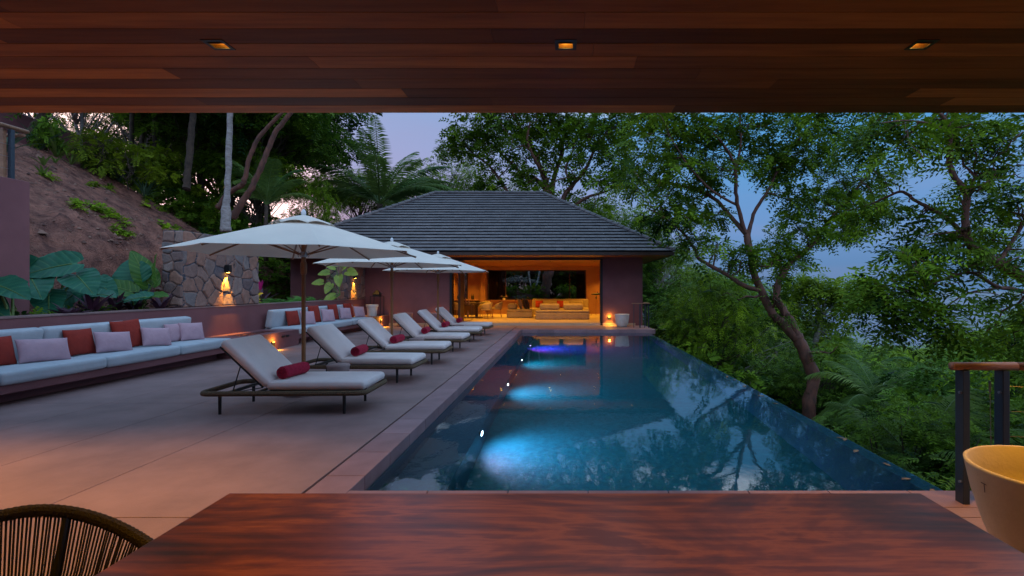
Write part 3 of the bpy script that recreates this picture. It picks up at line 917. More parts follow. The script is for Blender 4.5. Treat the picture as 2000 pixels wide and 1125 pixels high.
bench_sofa('near built-in sofa with pale grey cushions at the left edge of the photo', 3.6, 11.2, [3.6, 5.15, 6.6, 8.14, 9.7, 11.2], [3.6, 5.15, 6.6, 7.86, 9.4, 10.95])
bench_sofa('far built-in sofa with pale grey cushions beyond the fire pit', 14.02, 19.35, [14.02, 15.75, 17.5, 19.3], [13.95, 15.7, 17.45, 19.2])
# plinth after the far sofa
t = thing('plinth', 'low plum plinth beside the far sofa carrying a lantern and a white pot', 'plinth', (-7.7, 20.2, 0))
b = MB(); b.box(BX + .001, -7.32, 19.36, HY - .004, .001, .42); b.build('body', M['plum'], t, world=True, bevel=.006)
b = MB(); b.box(BX + .001, -7.30, 19.36, HY - .004, .421, .445); b.build('top', M['deck'], t, world=True, bevel=.004)
step_light((-7.319, 20.25, .24), R(90), 'step light low on the plinth under the lantern', 7)

fp = thing('fire_pit', 'low plum fire pit block filled with dark red lava rock between the sofas', 'fire pit', (-7.8, 12.6, 0))
b = MB()
b.box(BX + .001, -7.30, 11.21, 14.0, .001, .34)
for (x0, x1, y0, y1) in ((BX + .001, -7.30, 11.21, 12.0), (BX + .001, -7.30, 13.5, 14.0), (BX + .001, -8.02, 12.0, 13.5), (-7.58, -7.30, 12.0, 13.5)):
    b.box(x0, x1, y0, y1, .341, .42)
b.build('body', M['plum'], fp, world=True)
b = MB(); b.box(-7.298, -7.29, 13.15, 13.3, .27, .32); b.box(-7.298, -7.29, 13.35, 13.5, .27, .32); b.build('control_plate', M['black'], fp, world=True)
b = MB()
for i in range(170):
    x, y_ = random.uniform(-8.0, -7.6), random.uniform(12.03, 13.47)
    r_ = random.uniform(.022, .045)
    ang = [random.uniform(.75, 1.25) for _ in range(12)]
    vv = []
    for q in range(3):
        for j in range(6):
            a = j / 6 * 2 * PI + q * .4
            rr = r_ * [.75, 1, .6][q] * ang[(j + q * 3) % 12]
            vv.append((x + rr * math.cos(a), y_ + rr * math.sin(a), .36 + random.uniform(0, .03) + (q - 1) * r_ * .6))
    ff = [[q * 6 + j, q * 6 + (j + 1) % 6, (q + 1) * 6 + (j + 1) % 6, (q + 1) * 6 + j] for q in range(2) for j in range(6)] + [[5, 4, 3, 2, 1, 0], [12, 13, 14, 15, 16, 17]]
    b.add(vv, ff)
lv = b.build('lava_rock', M['lava'], fp, world=True); lv['kind'] = 'stuff'

step_light((-7.299, 12.75, .15), R(90), 'step light low on the front of the fire pit', 5)
# throw pillows
def pillow(w, h, th, m, label, loc, rz=0, lean=-14, roll=0, group=None):
    n = 14
    b = MB()
    u = np.sin(np.linspace(-PI / 2, PI / 2, n))
    U, W = np.meshgrid(u, u, indexing='ij')
    prof = np.sqrt(np.clip((1 - U ** 2), 0, 1)) ** .75 * np.sqrt(np.clip((1 - W ** 2), 0, 1)) ** .75
    yy = U * w / 2 * (1 - .055 * (1 - W ** 2)); zz_ = W * h / 2 * (1 - .055 * (1 - U ** 2))
    r = random.uniform(0, 9)
    wr = np.array([[noise.noise((a * 2.5 + r, c * 2.5, r)) for c in u] for a in u]) * .010 * prof
    for sg in (-1, 1):
        V = np.stack([sg * (prof * th / 2 + wr), yy, zz_ + h / 2], -1).reshape(-1, 3)
        I = np.arange(n - 1)[:, None] * n + np.arange(n - 1)[None, :]
        F = np.stack([I, I + n, I + n + 1, I + 1], -1).reshape(-1, 4)
        if sg < 0: F = F[:, ::-1]
        b.add(V, F)
    o = b.build('throw_pillow', m, smooth=True, merge=True)
    o.location = loc
    o.rotation_euler = Euler((R(roll), R(lean), R(rz)), 'XYZ')
    tag(o, label, 'pillow', group)
    return o
g1 = 'throw pillows on the near sofa'; g2 = 'throw pillows on the far sofa'
SZ = .468
pillow(.50, .42, .15, M['rust'], 'rust red pillow cut by the left edge of the photo', (-7.82, 7.02, SZ), rz=-8, group=g1)
pillow(.62, .36, .15, M['pink'], 'wide pale pink pillow leftmost of the pink ones on the near sofa', (-7.63, 7.52, SZ), rz=-16, lean=-22, roll=-3, group=g1)
pillow(.46, .43, .14, M['rust'], 'rust red pillow half behind the second pink pillow of the near sofa', (-7.83, 8.30, SZ), rz=-4, group=g1)
pillow(.55, .36, .15, M['pink'], 'pale pink pillow second from the left on the near sofa', (-7.62, 8.66, SZ), rz=-16, lean=-20, roll=-4, group=g1)
pillow(.55, .52, .15, M['rust'], 'tallest rust red pillow on the near sofa standing above the backrest', (-7.83, 9.22, SZ), rz=-6, lean=-12, roll=3, group=g1)
pillow(.50, .36, .15, M['pink'], 'pale pink pillow leaning on the tall rust red pillow', (-7.62, 9.56, SZ), rz=-18, lean=-20, roll=-5, group=g1)
pillow(.44, .37, .13, M['pink'], 'mauve pink pillow mostly hidden behind the last pillow of the near sofa', (-7.86, 10.30, SZ), rz=-2, lean=-8, group=g1)
pillow(.50, .38, .15, M['pink'], 'pale pink pillow at the fire pit end of the near sofa', (-7.70, 10.58, SZ), rz=-16, lean=-16, roll=-3, group=g1)
ords = ['nearest the fire pit', 'behind the first parasol pole', 'third from the fire pit', 'nearest the white pot']
for i, y in enumerate((14.75, 16.05, 17.35, 18.55)):
    hh = .44 if i == 0 else .55
    pillow(.52, hh, .14, M['rust'], 'rust red pillow on the far sofa, ' + ords[i], (-7.82, y, SZ), rz=-8, lean=-12, roll=0, group=g2)
    pillow(.50, .42, .14, M['pink'], 'pale pink square pillow on the far sofa, ' + ords[i], (-7.60, y + .40, SZ), rz=-22, lean=-18, roll=-4, group=g2)

# ================================================================== LOUNGERS
def frame_path(hx, hy, r, n=6):
    pts = []
    for cx, cy, a0 in ((hx - r, hy - r, 0), (-hx + r, hy - r, 90), (-hx + r, -hy + r, 180), (hx - r, -hy + r, 270)):
        for i in range(n + 1):
            a = R(a0 + 90 * i / n)
            pts.append((cx + r * math.cos(a), cy + r * math.sin(a)))
    return pts
def make_lounger():
    t = thing('sun_lounger', '', 'sun lounger', (0, 0, 0), group='sun loungers in a row beside the pool')
    b = MB()
    pp = frame_path(.99, .43, .10)
    pts = [(x, y, .265) for x, y in pp] + [(pp[0][0], pp[0][1], .265)]
    # rope-wrapped rail: slightly ribbed tube
    dense = []
    for i in range(len(pts) - 1):
        a = np.array(pts[i]); c = np.array(pts[i + 1]); L_ = np.linalg.norm(c - a); k = max(1, int(L_ / .012))
        for j in range(k): dense.append(a + (c - a) * j / k)
    dense.append(np.array(pts[-1]))
    rad = [.031 + (.0022 if i % 2 else 0) for i in range(len(dense))]
    b.tube(dense, rad, n=8)
    b.build('frame', M['rope'], t, smooth=False)
    b = MB()
    for x in (-.70, -.35, 0.0, .35, .70):
        b.box(x - .02, x + .02, -.40, .40, .255, .275)
    b.box(-.27, .93, -.385, -.36, .276, .292); b.box(-.27, .93, .36, .385, .276, .292)
    for x in np.arange(-.2, .92, .09): b.box(x, x + .05, -.36, .36, .278, .29)
    b.build('base_slats', M['black'], t)
    for (x, y) in ((.72, -.355), (.72, .355), (-.79, -.355), (-.79, .355)):
        b = MB(); b.tube([(x, y, .25), (x + (.0 if x > 0 else 0), y, .0)], [.021, .017], n=10)
        b.build('leg', M['black'], t, smooth=False)
    # mattress: seat and raised back
    b = MB()
    b.soft(.60, .40, .055, .05, .012, Matrix.Translation((.385, 0, .347)), k=8)
    b.build('seat_cushion', M['cushion'], t, smooth=True, merge=True)
    ang = R(44)
    Mx = Matrix.Translation((-.215, 0, .335)) @ Matrix.Rotation(ang, 4, 'Y') @ Matrix.Translation((-.385, 0, .03))
    b = MB(); b.soft(.39, .40, .055, .05, .012, Mx, k=8)
    b.build('back_cushion', M['cushion'], t, smooth=True, merge=True)
    b = MB()
    for y in (-.375, .375):
        p0 = Mx @ Vector((.36, y, -.062)); p1 = Mx @ Vector((-.36, y, -.062))
        b.tube([p0, p1], .011, n=6)
        pm = Mx @ Vector((-.02, y, -.062))
        b.tube([pm, (-.62, y * 1.02, .27)], .007, n=6)
        b.tube([p0, (-.62, y * 1.02, .27)], .006, n=6)
    for q in np.linspace(-.34, .34, 8):
        a = Mx @ Vector((q, -.375, -.062)); c = Mx @ Vector((q, .375, -.062)); b.tube([a, c], .008, n=5)
    b.tube([(-.62, -.39, .27), (-.62, .39, .27)], .009, n=6)
    b.build('backrest_frame', M['black'], t)
    return t
def make_towel():
    b = MB()
    r0 = .078; n = 60; turns = 3.2
    pr = []
    for i in range(n):
        a = i / (n - 1) * turns * 2 * PI
        pr.append((r0 * (.18 + .82 * i / (n - 1)), a))
    # outer roll as ridged tube with spiral ends
    L_ = .46
    ring = 36
    ysx = np.linspace(-L_ / 2, L_ / 2, 22)
    rr = r0 * (1 + .02 * np.sin(np.arange(22) * 1.7)); rr[0] *= .93; rr[-1] *= .93
    b.tube([(0, y, r0) for y in ysx], rr, n=ring)
    for sg in (-1, 1):
        pts = [(rd * .92 * math.cos(a), sg * (L_ / 2 + .004), r0 + rd * .92 * math.sin(a)) for rd, a in pr]
        b.tube(pts, .008, n=5)
    return b
L0 = make_lounger()
tb = make_towel()
T0 = tb.build('rolled_towel', M['towel'], smooth=True)
names = ['nearest to the camera', 'second in the row', 'third in the row', 'fourth in the row', 'fifth in the row', 'farthest in the row by the pavilion']
for i, y in enumerate((6.66, 8.74, 10.72, 12.86, 15.0, 16.95)):
    lo = L0 if i == 0 else copy_tree(L0)
    lo.location = (-3.47 + random.uniform(-.02, .02), y, 0)
    lo.rotation_euler = (0, 0, R([1.5, -1.2, 2.0, -2.2, 1.2, -.8][i]))
    lo['label'] = 'cream cushioned sun lounger with raised back, ' + names[i]
    lo['group'] = 'sun loungers in a row beside the pool'
    to = T0 if i == 0 else T0.copy()
    if i: col.objects.link(to)
    to.location = (-3.52, y + [-.04, 0, -.02, .02, 0, 0][i], .412)
    to.rotation_euler = (0, 0, R([-6, 4, -3, 5, 0, 3][i]))
    tag(to, 'rolled crimson towel on the lounger ' + names[i], 'towel', 'rolled towels on the loungers')

# small round side tables between the loungers
for (x, y, lb) in ((-3.43, 7.72, 'between the first and second loungers'), (-3.42, 11.75, 'between the third and fourth loungers'), (-3.35, 15.98, 'between the fifth and sixth loungers')):
    b = MB(); b.lathe([(.12, 0), (.13, .02), (.145, .2), (.16, .36), (.168, .385), (.160, .40), (.0, .402)], n=36)
    o = b.build('side_table', M['stool'], smooth=True, loc=(x, y, 0))
    tag(o, 'small round grey stone side table ' + lb, 'side table', 'side tables between the loungers')

# ================================================================== PARASOLS
def make_parasol():
    t = thing('parasol', '', 'parasol', (0, 0, 0), group='cream parasols over the loungers')
    Rr = 1.66; ZE_, ZA = 2.07, 2.56
    a0 = R(213)
    tips = [(Rr * math.cos(a0 + i * PI / 4), Rr * math.sin(a0 + i * PI / 4)) for i in range(8)]
    b = MB()
    n = 9
    for i in range(8):
        p, q = np.array(tips[i]), np.array(tips[(i + 1) % 8])
        V = []; tt = []
        for r_ in range(n + 1):
            s = .13 + .87 * r_ / n
            for c in range(n + 1):
                w = c / n
                xy = (p + (q - p) * w) * s
                bow = 4 * w * (1 - w)
                xy = xy * (1 - .035 * bow * s ** 3)
                z = ZA - (ZA - ZE_) * s ** 1.12 - .03 * bow * s * (1 - s * .4) + .018 * bow * (s ** 8)
                V.append((xy[0], xy[1], z)); tt.append(.5)
        F = [[r_ * (n + 1) + c, (r_ + 1) * (n + 1) + c, (r_ + 1) * (n + 1) + c + 1, r_ * (n + 1) + c + 1] for r_ in range(n) for c in range(n)]
        b.add(V, F)
    cp = b.build('canopy', M['canopy'], t, smooth=True, merge=True)
    so = cp.modifiers.new('thickness', 'SOLIDIFY'); so.thickness = .004
    es = cp.modifiers.new('edges', 'EDGE_SPLIT'); es.split_angle = R(9)
    b = MB()
    for i in range(8):   # scalloped vent cap
        p, q = np.array(tips[i]) / Rr, np.array(tips[(i + 1) % 8]) / Rr
        V = []
        for r_ in range(7):
            s = r_ / 6
            for c in range(7):
                w = c / 6; bow = 4 * w * (1 - w)
                rad = .03 + s * .42
                d_ = p + (q - p) * w
                xy = d_ * rad * (1 - .10 * bow * s ** 3)
                z = ZA + .055 - .155 * s ** 1.3 + .045 * bow * s ** 3
                V.append((xy[0], xy[1], z))
        b.add(V, [[r_ * 7 + c, (r_ + 1) * 7 + c, (r_ + 1) * 7 + c + 1, r_ * 7 + c + 1] for r_ in range(6) for c in range(6)])
    v = b.build('vent_cap', M['canopy'], cp, smooth=True, merge=True)
    so = v.modifiers.new('thickness', 'SOLIDIFY'); so.thickness = .004
    b = MB(); b.lathe([(.02, ZA + .03), (.028, ZA + .05), (.035, ZA + .085), (.03, ZA + .115), (.012, ZA + .14), (.002, ZA + .145)], n=16)
    b.build('finial', M['finial'], t, smooth=True)
    b = MB()
    b.tube([(0, 0, .10), (0, 0, .42)], .036, n=16); b.build('base_sleeve', M['alu'], t, smooth=False)
    b = MB(); b.lathe([(.27, 0), (.27, .05), (.25, .065), (.05, .075), (.045, .10)], n=36); b.build('base', M['stool'], t)
    b = MB(); b.tube([(0, 0, .42), (0, 0, 1.76)], .029, n=16); b.tube([(0, 0, 1.90), (0, 0, 2.52)], .031, n=16)
    b.build('pole', M['pole'], t, smooth=False)
    b = MB(); b.lathe([(.03, 1.74), (.042, 1.76), (.047, 1.84), (.044, 1.91), (.038, 1.93)], n=20); b.build('pole_joint', M['pole'], t, smooth=True)
    b = MB(); b.lathe([(.036, 2.00), (.058, 2.02), (.058, 2.06), (.036, 2.08)], n=20); b.lathe([(.036, 2.44), (.07, 2.46), (.07, 2.49), (.036, 2.51)], n=20)
    for k in range(2): b.tube([(.07 * (1 - 2 * k), 0, 2.0), (.09 * (1 - 2 * k), 0, 2.05), (.07 * (1 - 2 * k), 0, 2.09)], .006, n=6)
    b.build('hub', M['alu'], t, smooth=False)
    for i in range(8):
        x, y = tips[i]; L_ = 1.0
        b = MB()
        def zr(s): return ZA - (ZA - ZE_) * s ** 1.12 - .022
        pts = [(x * s, y * s, zr(s)) for s in (.05, .3, .55, .8, .995)]
        b.tube(pts, .0125, n=4)
        b.tube([(x * .035, y * .035, 2.04), (x * .50, y * .50, zr(.5) - .01)], .0095, n=4)
        b.build('rib', M['pole'], t)
    return t
U0 = make_parasol()
for i, (x, y, rz, lb) in enumerate(((-3.84, 7.5, 0, 'largest cream parasol in front, over the nearest lounger'), (-3.98, 11.72, 4, 'middle cream parasol of the three, partly behind the front one'), (-3.98, 15.95, -5, 'farthest cream parasol, in front of the pavilion opening'))):
    u = U0 if i == 0 else copy_tree(U0)
    u.location = (x, y, 0); u.rotation_euler = (0, 0, R(rz)); u['label'] = lb

# ================================================================== FOREGROUND: table, chairs, bowl, railing
tt = thing('dining_table', 'dark red polished wooden table top filling the bottom of the photo', 'table', (0, 1.2, 0))
b = MB(); b.box(-1.315, 1.385, .35, 2.0, .69, .75); b.build('tabletop', M['table'], tt, world=True, bevel=.006)
for (x, y) in ((-1.15, .5), (1.22, .5), (-1.15, 1.8), (1.22, 1.8)):
    b = MB(); b.box(x - .04, x + .04, y - .04, y + .04, 0, .689); b.build('leg', M['table'], tt, world=True, bevel=.004)

def make_rope_chair(label, loc, rz):
    """barrel chair, open side towards local +X"""
    t = thing('rope_chair', label, 'chair', loc, rz, group='rope chairs at the wooden table')
    def rim(a):   # a from -115..115 deg about -X
        th = PI + R(a)
        k = abs(a) / 118
        z = .80 - .15 * sstep(.35, 1, k) 
        r = .36 + .02 * k
        return np.array([r * math.cos(th) + .0, r * 1.02 * math.sin(th), z])
    def seat(a):
        th = PI + R(a); return np.array([.25 * math.cos(th), .25 * math.sin(th), .43])
    A = np.linspace(-118, 118, 60)
    b = MB()
    dense = [rim(a) for a in np.linspace(-118, 118, 190)]
    b.tube(dense, [.020 + (.0016 if i % 2 else 0) for i in range(190)], n=10)
    b.build('top_rail', M['rope_dark'], t)
    b = MB()
    for a in np.linspace(-114, 114, 150):
        j = random.uniform(-.3, .3)
        p, q = rim(a + j), seat(a + j)
        m_ = (p + q) / 2 + np.array([(p + q)[0], (p + q)[1], 0]) * .02
        b.tube([p, m_, q], .0032, n=5)
    b.build('rope_back', M['rope_dark'], t)
    b = MB()
    for a in (-118, -62, 0, 62, 118):
        b = MB(); b.tube([rim(a), seat(a)], .011, n=8); b.build('back_post', M['black'], t)
    b = MB(); b.lathe([(.26, .41), (.275, .42), (.275, .445), (.25, .455)], n=36); b.build('seat', M['rope_dark'], t)
    b = MB(); b.lathe([(.22, .455), (.24, .47), (.24, .50), (.21, .52), (0.01, .525)], n=36); b.build('seat_cushion', M['int_fabric'], t, smooth=True)
    for (x, y) in ((.18, .18), (.18, -.18), (-.18, .18), (-.18, -.18)):
        b = MB(); b.tube([(x, y, .42), (x * 1.25, y * 1.25, 0)], [.016, .012], n=8); b.build('leg', M['black'], t)
    return t
make_rope_chair('dark woven rope chair at the left end of the wooden table', (-1.60, 1.42, 0), R(-8))
make_rope_chair('dark woven rope chair at the right end of the table, barely in the corner', (2.07, 1.74, 0), R(180))

bowl = thing('clay_bowl', 'large ochre clay bowl planter at the right edge behind the table', 'planter', (2.56, 2.62, 0))
b = MB(); b.lathe([(.16, 0), (.20, .01), (.27, .12), (.335, .28), (.385, .45), (.415, .60), (.418, .615), (.408, .622), (.395, .615), (.37, .5), (.32, .36), (.25, .30), (.02, .29)], n=72)
b.build('bowl', M['pot_ochre'], bowl, smooth=True)
b = MB()   # small incised mark like a T
aa = R(178)
for (du, z0, z1, w) in ((0, .540, .547, .036), (0, .498, .540, .007)):
    for sgn in (1,):
        r_ = .409 if du == 0 and z0 > .53 else .404
        c0 = np.array([math.cos(aa), math.sin(aa)]); tn_ = np.array([-math.sin(aa), math.cos(aa)])
        p = c0 * r_
        a1 = p - tn_ * w / 2; a2 = p + tn_ * w / 2
        sl = .02
        b.add([(a1[0], a1[1], z0), (a2[0], a2[1], z0), (a2[0] + c0[0] * sl * .2, a2[1] + c0[1] * sl * .2, z1), (a1[0] + c0[0] * sl * .2, a1[1] + c0[1] * sl * .2, z1)], [[0, 1, 2, 3]])
b.build('mark', M['dark_wood'], bowl)

rr_ = thing('railing', 'steel post railing with rounded timber handrail at the right of the deck', 'railing', (3.0, 3.68, 0))
b = MB(); b.tube([(2.79, 3.70, .985), (3.26, 3.70, .985)], .030, n=12, sq=1.3); b.tube([(3.25, 3.70, .985), (4.6, 3.42, .985)], .030, n=12, sq=1.3)
b.build('handrail', M['rail_wood'], rr_, world=True, smooth=True)
for x in (2.865, 3.15, 4.2):
    y = 3.70 if x < 3.2 else 3.5
    b = MB(); b.box(x - .022, x + .026, y - .04, y + .04, 0.0, .958)
    pst = b.build('post', M['steel'], rr_, world=True, bevel=.004)
    b = MB()
    for z in (.16, .80): b.tube([(x - .040, y - .02, z), (x - .022, y - .02, z)], .010, n=8)
    b.build('fixing', M['cable'], pst, world=True)
b = MB()
for z in (.12, .30, .48, .66, .84): b.tube([(3.18, 3.70, z), (4.2, 3.5, z)], .0025, n=5)
b.tube([(3.065, 3.70, .88), (3.075, 3.7, .3)], .003, n=5); b.tube([(3.065, 3.70, .80), (3.065, 3.7, .88)], .008, n=8)
b.build('cable', M['cable'], rr_, world=True)

# far railing by the pavilion
fr = thing('railing', 'small glass and steel railing at the far right corner of the pool', 'railing', (2.9, 20, 0))
b = MB(); b.box(2.58, 3.28, 19.98, 20.06, .93, .96); b.box(3.20, 3.28, 20.06, HY - .01, .93, .96); b.build('handrail', M['rail_wood'], fr, world=True, bevel=.004)
for (x, y, w) in ((2.66, 20.02, .012), (2.90, 20.02, .022), (3.08, 20.02, .012), (3.24, 20.02, .022), (3.24, 20.7, .02)):
    b = MB(); b.box(x - w, x + w, y - w, y + w, 0, .93); b.build('post', M['steel'], fr, world=True)

wp = thing('round_pot', 'round off-white pot beside the step light at the pool end', 'pot', (2.24, 20.4, 0))
b = MB(); b.lathe([(.15, 0), (.19, .02), (.245, .14), (.275, .32), (.285, .48), (.292, .50), (.285, .515), (.268, .51), (.25, .38), (.02, .36)], n=40); b.build('pot', M['pot_white'], wp, smooth=True)
wp = thing('planter_pot', 'tall cream planter pot on the plinth in front of the lantern', 'pot', (-7.62, 20.15, .446))
b = MB(); b.lathe([(.16, 0), (.17, .01), (.205, .36), (.23, .365), (.235, .44), (.225, .45), (.205, .44), (.19, .36), (.02, .34)], n=40); b.build('pot', M['pot_white'], wp, smooth=False)
for (x, lb) in ((-6.45, 'left'), (-5.2, 'right')):
    b = MB(); b.lathe([(.26, 0), (.28, .02), (.30, .5), (.31, .54), (.30, .555), (.28, .55), (.27, .4), (.02, .38)], n=40)
    o = b.build('planter_pot', M['coping'], smooth=True, loc=(x, 20.55, 0))
    tag(o, 'low plum planter against the pavilion wall, ' + lb + ' one of two behind the loungers', 'pot', 'low planters by the pavilion wall')
ln = thing('lantern', 'tall black metal lantern with pointed cap on the plinth', 'lantern', (-7.62, 20.68, .446))
b = MB()
for sx in (-.2, .2):
    for sy in (-.2, .2): b.box(sx - .011, sx + .011, sy - .011, sy + .011, 0, .78)
for z in (0.0, .76):
    b.box(-.211, .211, -.211, -.189, z, z + .022); b.box(-.211, .211, .189, .211, z, z + .022)
    b.box(-.211, -.189, -.189, .189, z, z + .022); b.box(.189, .211, -.189, .189, z, z + .022)
b.build('frame', M['black'], ln)
b = MB(); b.add([(-.16, -.16, .85), (.16, -.16, .85), (.16, .16, .85), (-.16, .16, .85), (-.02, -.02, 1.03), (.02, -.02, 1.03), (.02, .02, 1.03), (-.02, .02, 1.03)], [[0, 3, 2, 1], [4, 5, 6, 7], [0, 1, 5, 4], [1, 2, 6, 5], [2, 3, 7, 6], [3, 0, 4, 7]])
b.box(-.13, .13, -.13, .13, .782, .85); b.build('cap', M['black'], ln)

# fallen leaves caught along the overflow edge
for i in range(22):
    y = 4.1 + random.random() ** 2 * 6 if i < 16 else random.uniform(4, 17)
    x = PX1 + random.uniform(.0, .12) if i < 19 else PX0 + random.uniform(.03, .2)
    L_ = random.uniform(.035, .07); w = L_ * .35
    b = MB(); b.add([(-L_, 0, 0), (-L_ * .3, -w, .006), (L_ * .5, -w * .8, .01), (L_, 0, .004), (L_ * .5, w * .8, .008), (-L_ * .3, w, .004)], [[0, 1, 2, 3, 4, 5]])
    o = b.build('fallen_leaf', M['dry_leaf'], loc=(x, y, WZ + .004)); o.rotation_euler = (0, 0, random.uniform(0, 6))
    tag(o, 'dry brown leaf floating at the edge of the pool', 'leaf', 'dry leaves floating at the pool edge')

# ================================================================== PAVILION INTERIOR
def soft_obj(name, m, parent, hx, hy, hz, c, r=.06, puff=.02, rot=None):
    b = MB(); Mx = Matrix.Translation(c)
    if rot: Mx = Mx @ rot
    b.soft(hx, hy, hz, r, puff, Mx, k=4)
    return b.build(name, m, parent, smooth=True, merge=True)
F0 = .10
s1 = thing('sofa', 'low sand coloured sofa seen from behind in the middle of the pavilion', 'sofa', (-.15, 23.9, F0))
soft_obj('base', M['int_fabric'], s1, 1.24, .48, .15, (0, 0, .16), .04, 0)
soft_obj('seat_cushion', M['int_fabric'], s1, 1.24, .48, .06, (0, 0, .37), .05, .01)
for x in (-.60, .50): soft_obj('back_cushion', M['int_fabric'], s1, .46, .12, .15, (x, -.18, .58), .08, .0)
s2 = thing('sofa', 'sand coloured chaise with a tall cushion left of the middle sofa', 'sofa', (-2.25, 25.6, F0))
soft_obj('base', M['int_fabric'], s2, .62, .75, .14, (0, 0, .15), .04, 0)
soft_obj('seat_cushion', M['int_fabric'], s2, .62, .75, .06, (0, 0, .35), .05, .01)
soft_obj('back_cushion', M['int_fabric'], s2, .22, .3, .14, (-.38, -.3, .55), .1, 0)
for (x, mm, lb) in ((-2.22, 'int_fabric', 'tall sand coloured pillow standing on the chaise'), (-2.0, 'dark_wood', 'dark brown pillow leaning on the tall pillow of the chaise'), (-1.86, 'dark_wood', 'small dark pillow at the front of the chaise')):
    o = pillow(.55, .5, .18, M[mm], lb, (x, 25.5, F0 + .42), rz=15, lean=-14, group='pillows on the chaise')
s3 = thing('sofa', 'long sand coloured sofa under the wide window of the pavilion', 'sofa', (-.3, 28.0, F0))
soft_obj('base', M['int_fabric'], s3, 1.55, .45, .18, (0, 0, .19), .05, 0)
soft_obj('backrest', M['int_fabric'], s3, 1.55, .12, .40, (0, .35, .45), .06, 0)
for x in (-.7, .65): soft_obj('back_cushion', M['int_fabric'], s3, .6, .12, .2, (x, .12, .56), .08, 0)
for (x, mm, lb) in ((-1.45, 'rust', 'rust pillow at the left end of the window sofa'), (-.28, 'rust', 'rust pillow in the middle of the window sofa'), (.0, 'int_fabric', 'sand pillow in the middle of the window sofa')):
    o = pillow(.42, .4, .14, M[mm], lb, (x, 27.85, F0 + .38), rz=-90, lean=-14, group='pillows on the window sofa')
# round dining table with armchairs
dt = thing('round_table', 'round dark dining table inside the pavilion on the left', 'table', (-4.35, 25.0, F0))
b = MB(); b.lathe([(.62, .70), (.66, .71), (.66, .735), (.62, .745)], n=40); b.build('tabletop', M['dark_wood'], dt)
b = MB(); b.lathe([(.3, 0), (.3, .03), (.07, .06), (.06, .5), (.2, .70)], n=24); b.build('pedestal', M['dark_wood'], dt)
b = MB(); b.lathe([(.05, 0), (.07, .01), (.16, .07), (.17, .08), (.15, .07), (.03, .02)], c=(0, 0, 0), n=24)
tag(b.build('fruit_bowl', M['dark_wood'], smooth=True, loc=(-4.35, 25.0, F0 + .746)), 'dark shallow bowl on the round table of the pavilion', 'bowl')
def armchair(x, y, rz, lb):
    t = thing('armchair', lb, 'chair', (x, y, F0), rz, group='armchairs round the pavilion table')
    b = MB()
    n = 20
    V = []
    for j in range(4):
        for i in range(n + 1):
            a = PI + R(-110 + 220 * i / n)
            k = abs(-110 + 220 * i / n) / 110
            top = .78 - .18 * k ** 2
            z = .42 + (top - .42) * j / 3
            r_ = .25 + .04 * j / 3
            V.append((r_ * math.cos(a), r_ * math.sin(a), z))
    b.add(V, [[j * (n + 1) + i, j * (n + 1) + i + 1, (j + 1) * (n + 1) + i + 1, (j + 1) * (n + 1) + i] for j in range(3) for i in range(n)])
    o = b.build('backrest', M['int_fabric'], t, smooth=True); so = o.modifiers.new('thickness', 'SOLIDIFY'); so.thickness = .035
    b = MB(); b.lathe([(.24, .40), (.26, .42), (.26, .46), (.22, .49), (.01, .49)], n=24); b.build('seat', M['int_fabric'], t, smooth=True)
    for (u, v) in ((.17, .17), (.17, -.17), (-.17, .17), (-.17, -.17)):
        b = MB(); b.tube([(u, v, .41), (u * 1.35, v * 1.35, 0)], [.017, .011], n=6); b.build('leg', M['pole'], t)
    return t
armchair(-3.75, 24.2, R(130), 'armchair at the round table, front one nearest the pool')
armchair(-3.40, 25.2, R(190), 'armchair on the right of the round table, turned away from the sofas')
armchair(-5.15, 24.6, R(40), 'armchair on the left of the round table beside the bar cart')
armchair(-4.1, 25.95, R(255), 'armchair behind the round table')
# counter and cart
ct = thing('counter', 'pale counter along the back left wall of the pavilion', 'counter', (-5.3, 27.6, F0))
b = MB(); b.box(-.70, .55, -.3, .3, .78, .83); b.build('top', M['plum_in'], ct, bevel=.004)
b = MB(); b.box(-.68, .5, -.25, .28, 0, .779); b.build('cabinet', M['dark_wood'], ct)
for i, (dx, h) in enumerate(((-.5, .3), (-.42, .34), (-.3, .26), (.25, .32), (.33, .28))):
    b = MB(); b.lathe([(.035, 0), (.038, .01), (.038, h * .6), (.014, h * .75), (.014, h), (.002, h)], n=14)
    tag(b.build('bottle', M['black'], smooth=True, loc=(-5.3 + dx, 27.55, F0 + .831)), 'dark bottle standing on the pavilion counter', 'bottle', 'bottles on the pavilion counter')
bc = thing('bar_cart', 'black metal bar cart just inside the left of the pavilion opening', 'cart', (-4.42, 22.6, F0))
b = MB()
for x in (-.28, .28):
    for y in (-.2, .2): b.tube([(x, y, .04), (x, y, .72)], .012, n=6)
for z in (.16, .70):
    for y in (-.2, .2): b.tube([(-.28, y, z), (.28, y, z)], .010, n=6)
    for x in (-.28, .28): b.tube([(x, -.2, z), (x, .2, z)], .010, n=6)
b.build('frame', M['black'], bc)
for z in (.15, .69):
    b = MB(); b.box(-.275, .275, -.195, .195, z, z + .012); b.build('shelf', M['dark_wood'], bc)
for (dx, h, z) in ((-.15, .28, .703), (0, .32, .703), (.14, .24, .703), (-.1, .25, .163), (.1, .3, .163)):
    b = MB(); b.lathe([(.035, 0), (.038, .01), (.038, h * .6), (.014, h * .75), (.014, h), (.002, h)], n=14)
    tag(b.build('bottle', M['pole'], smooth=True, loc=(-4.42 + dx, 22.6, F0 + z)), 'amber bottle on the black bar cart', 'bottle', 'bottles on the bar cart')
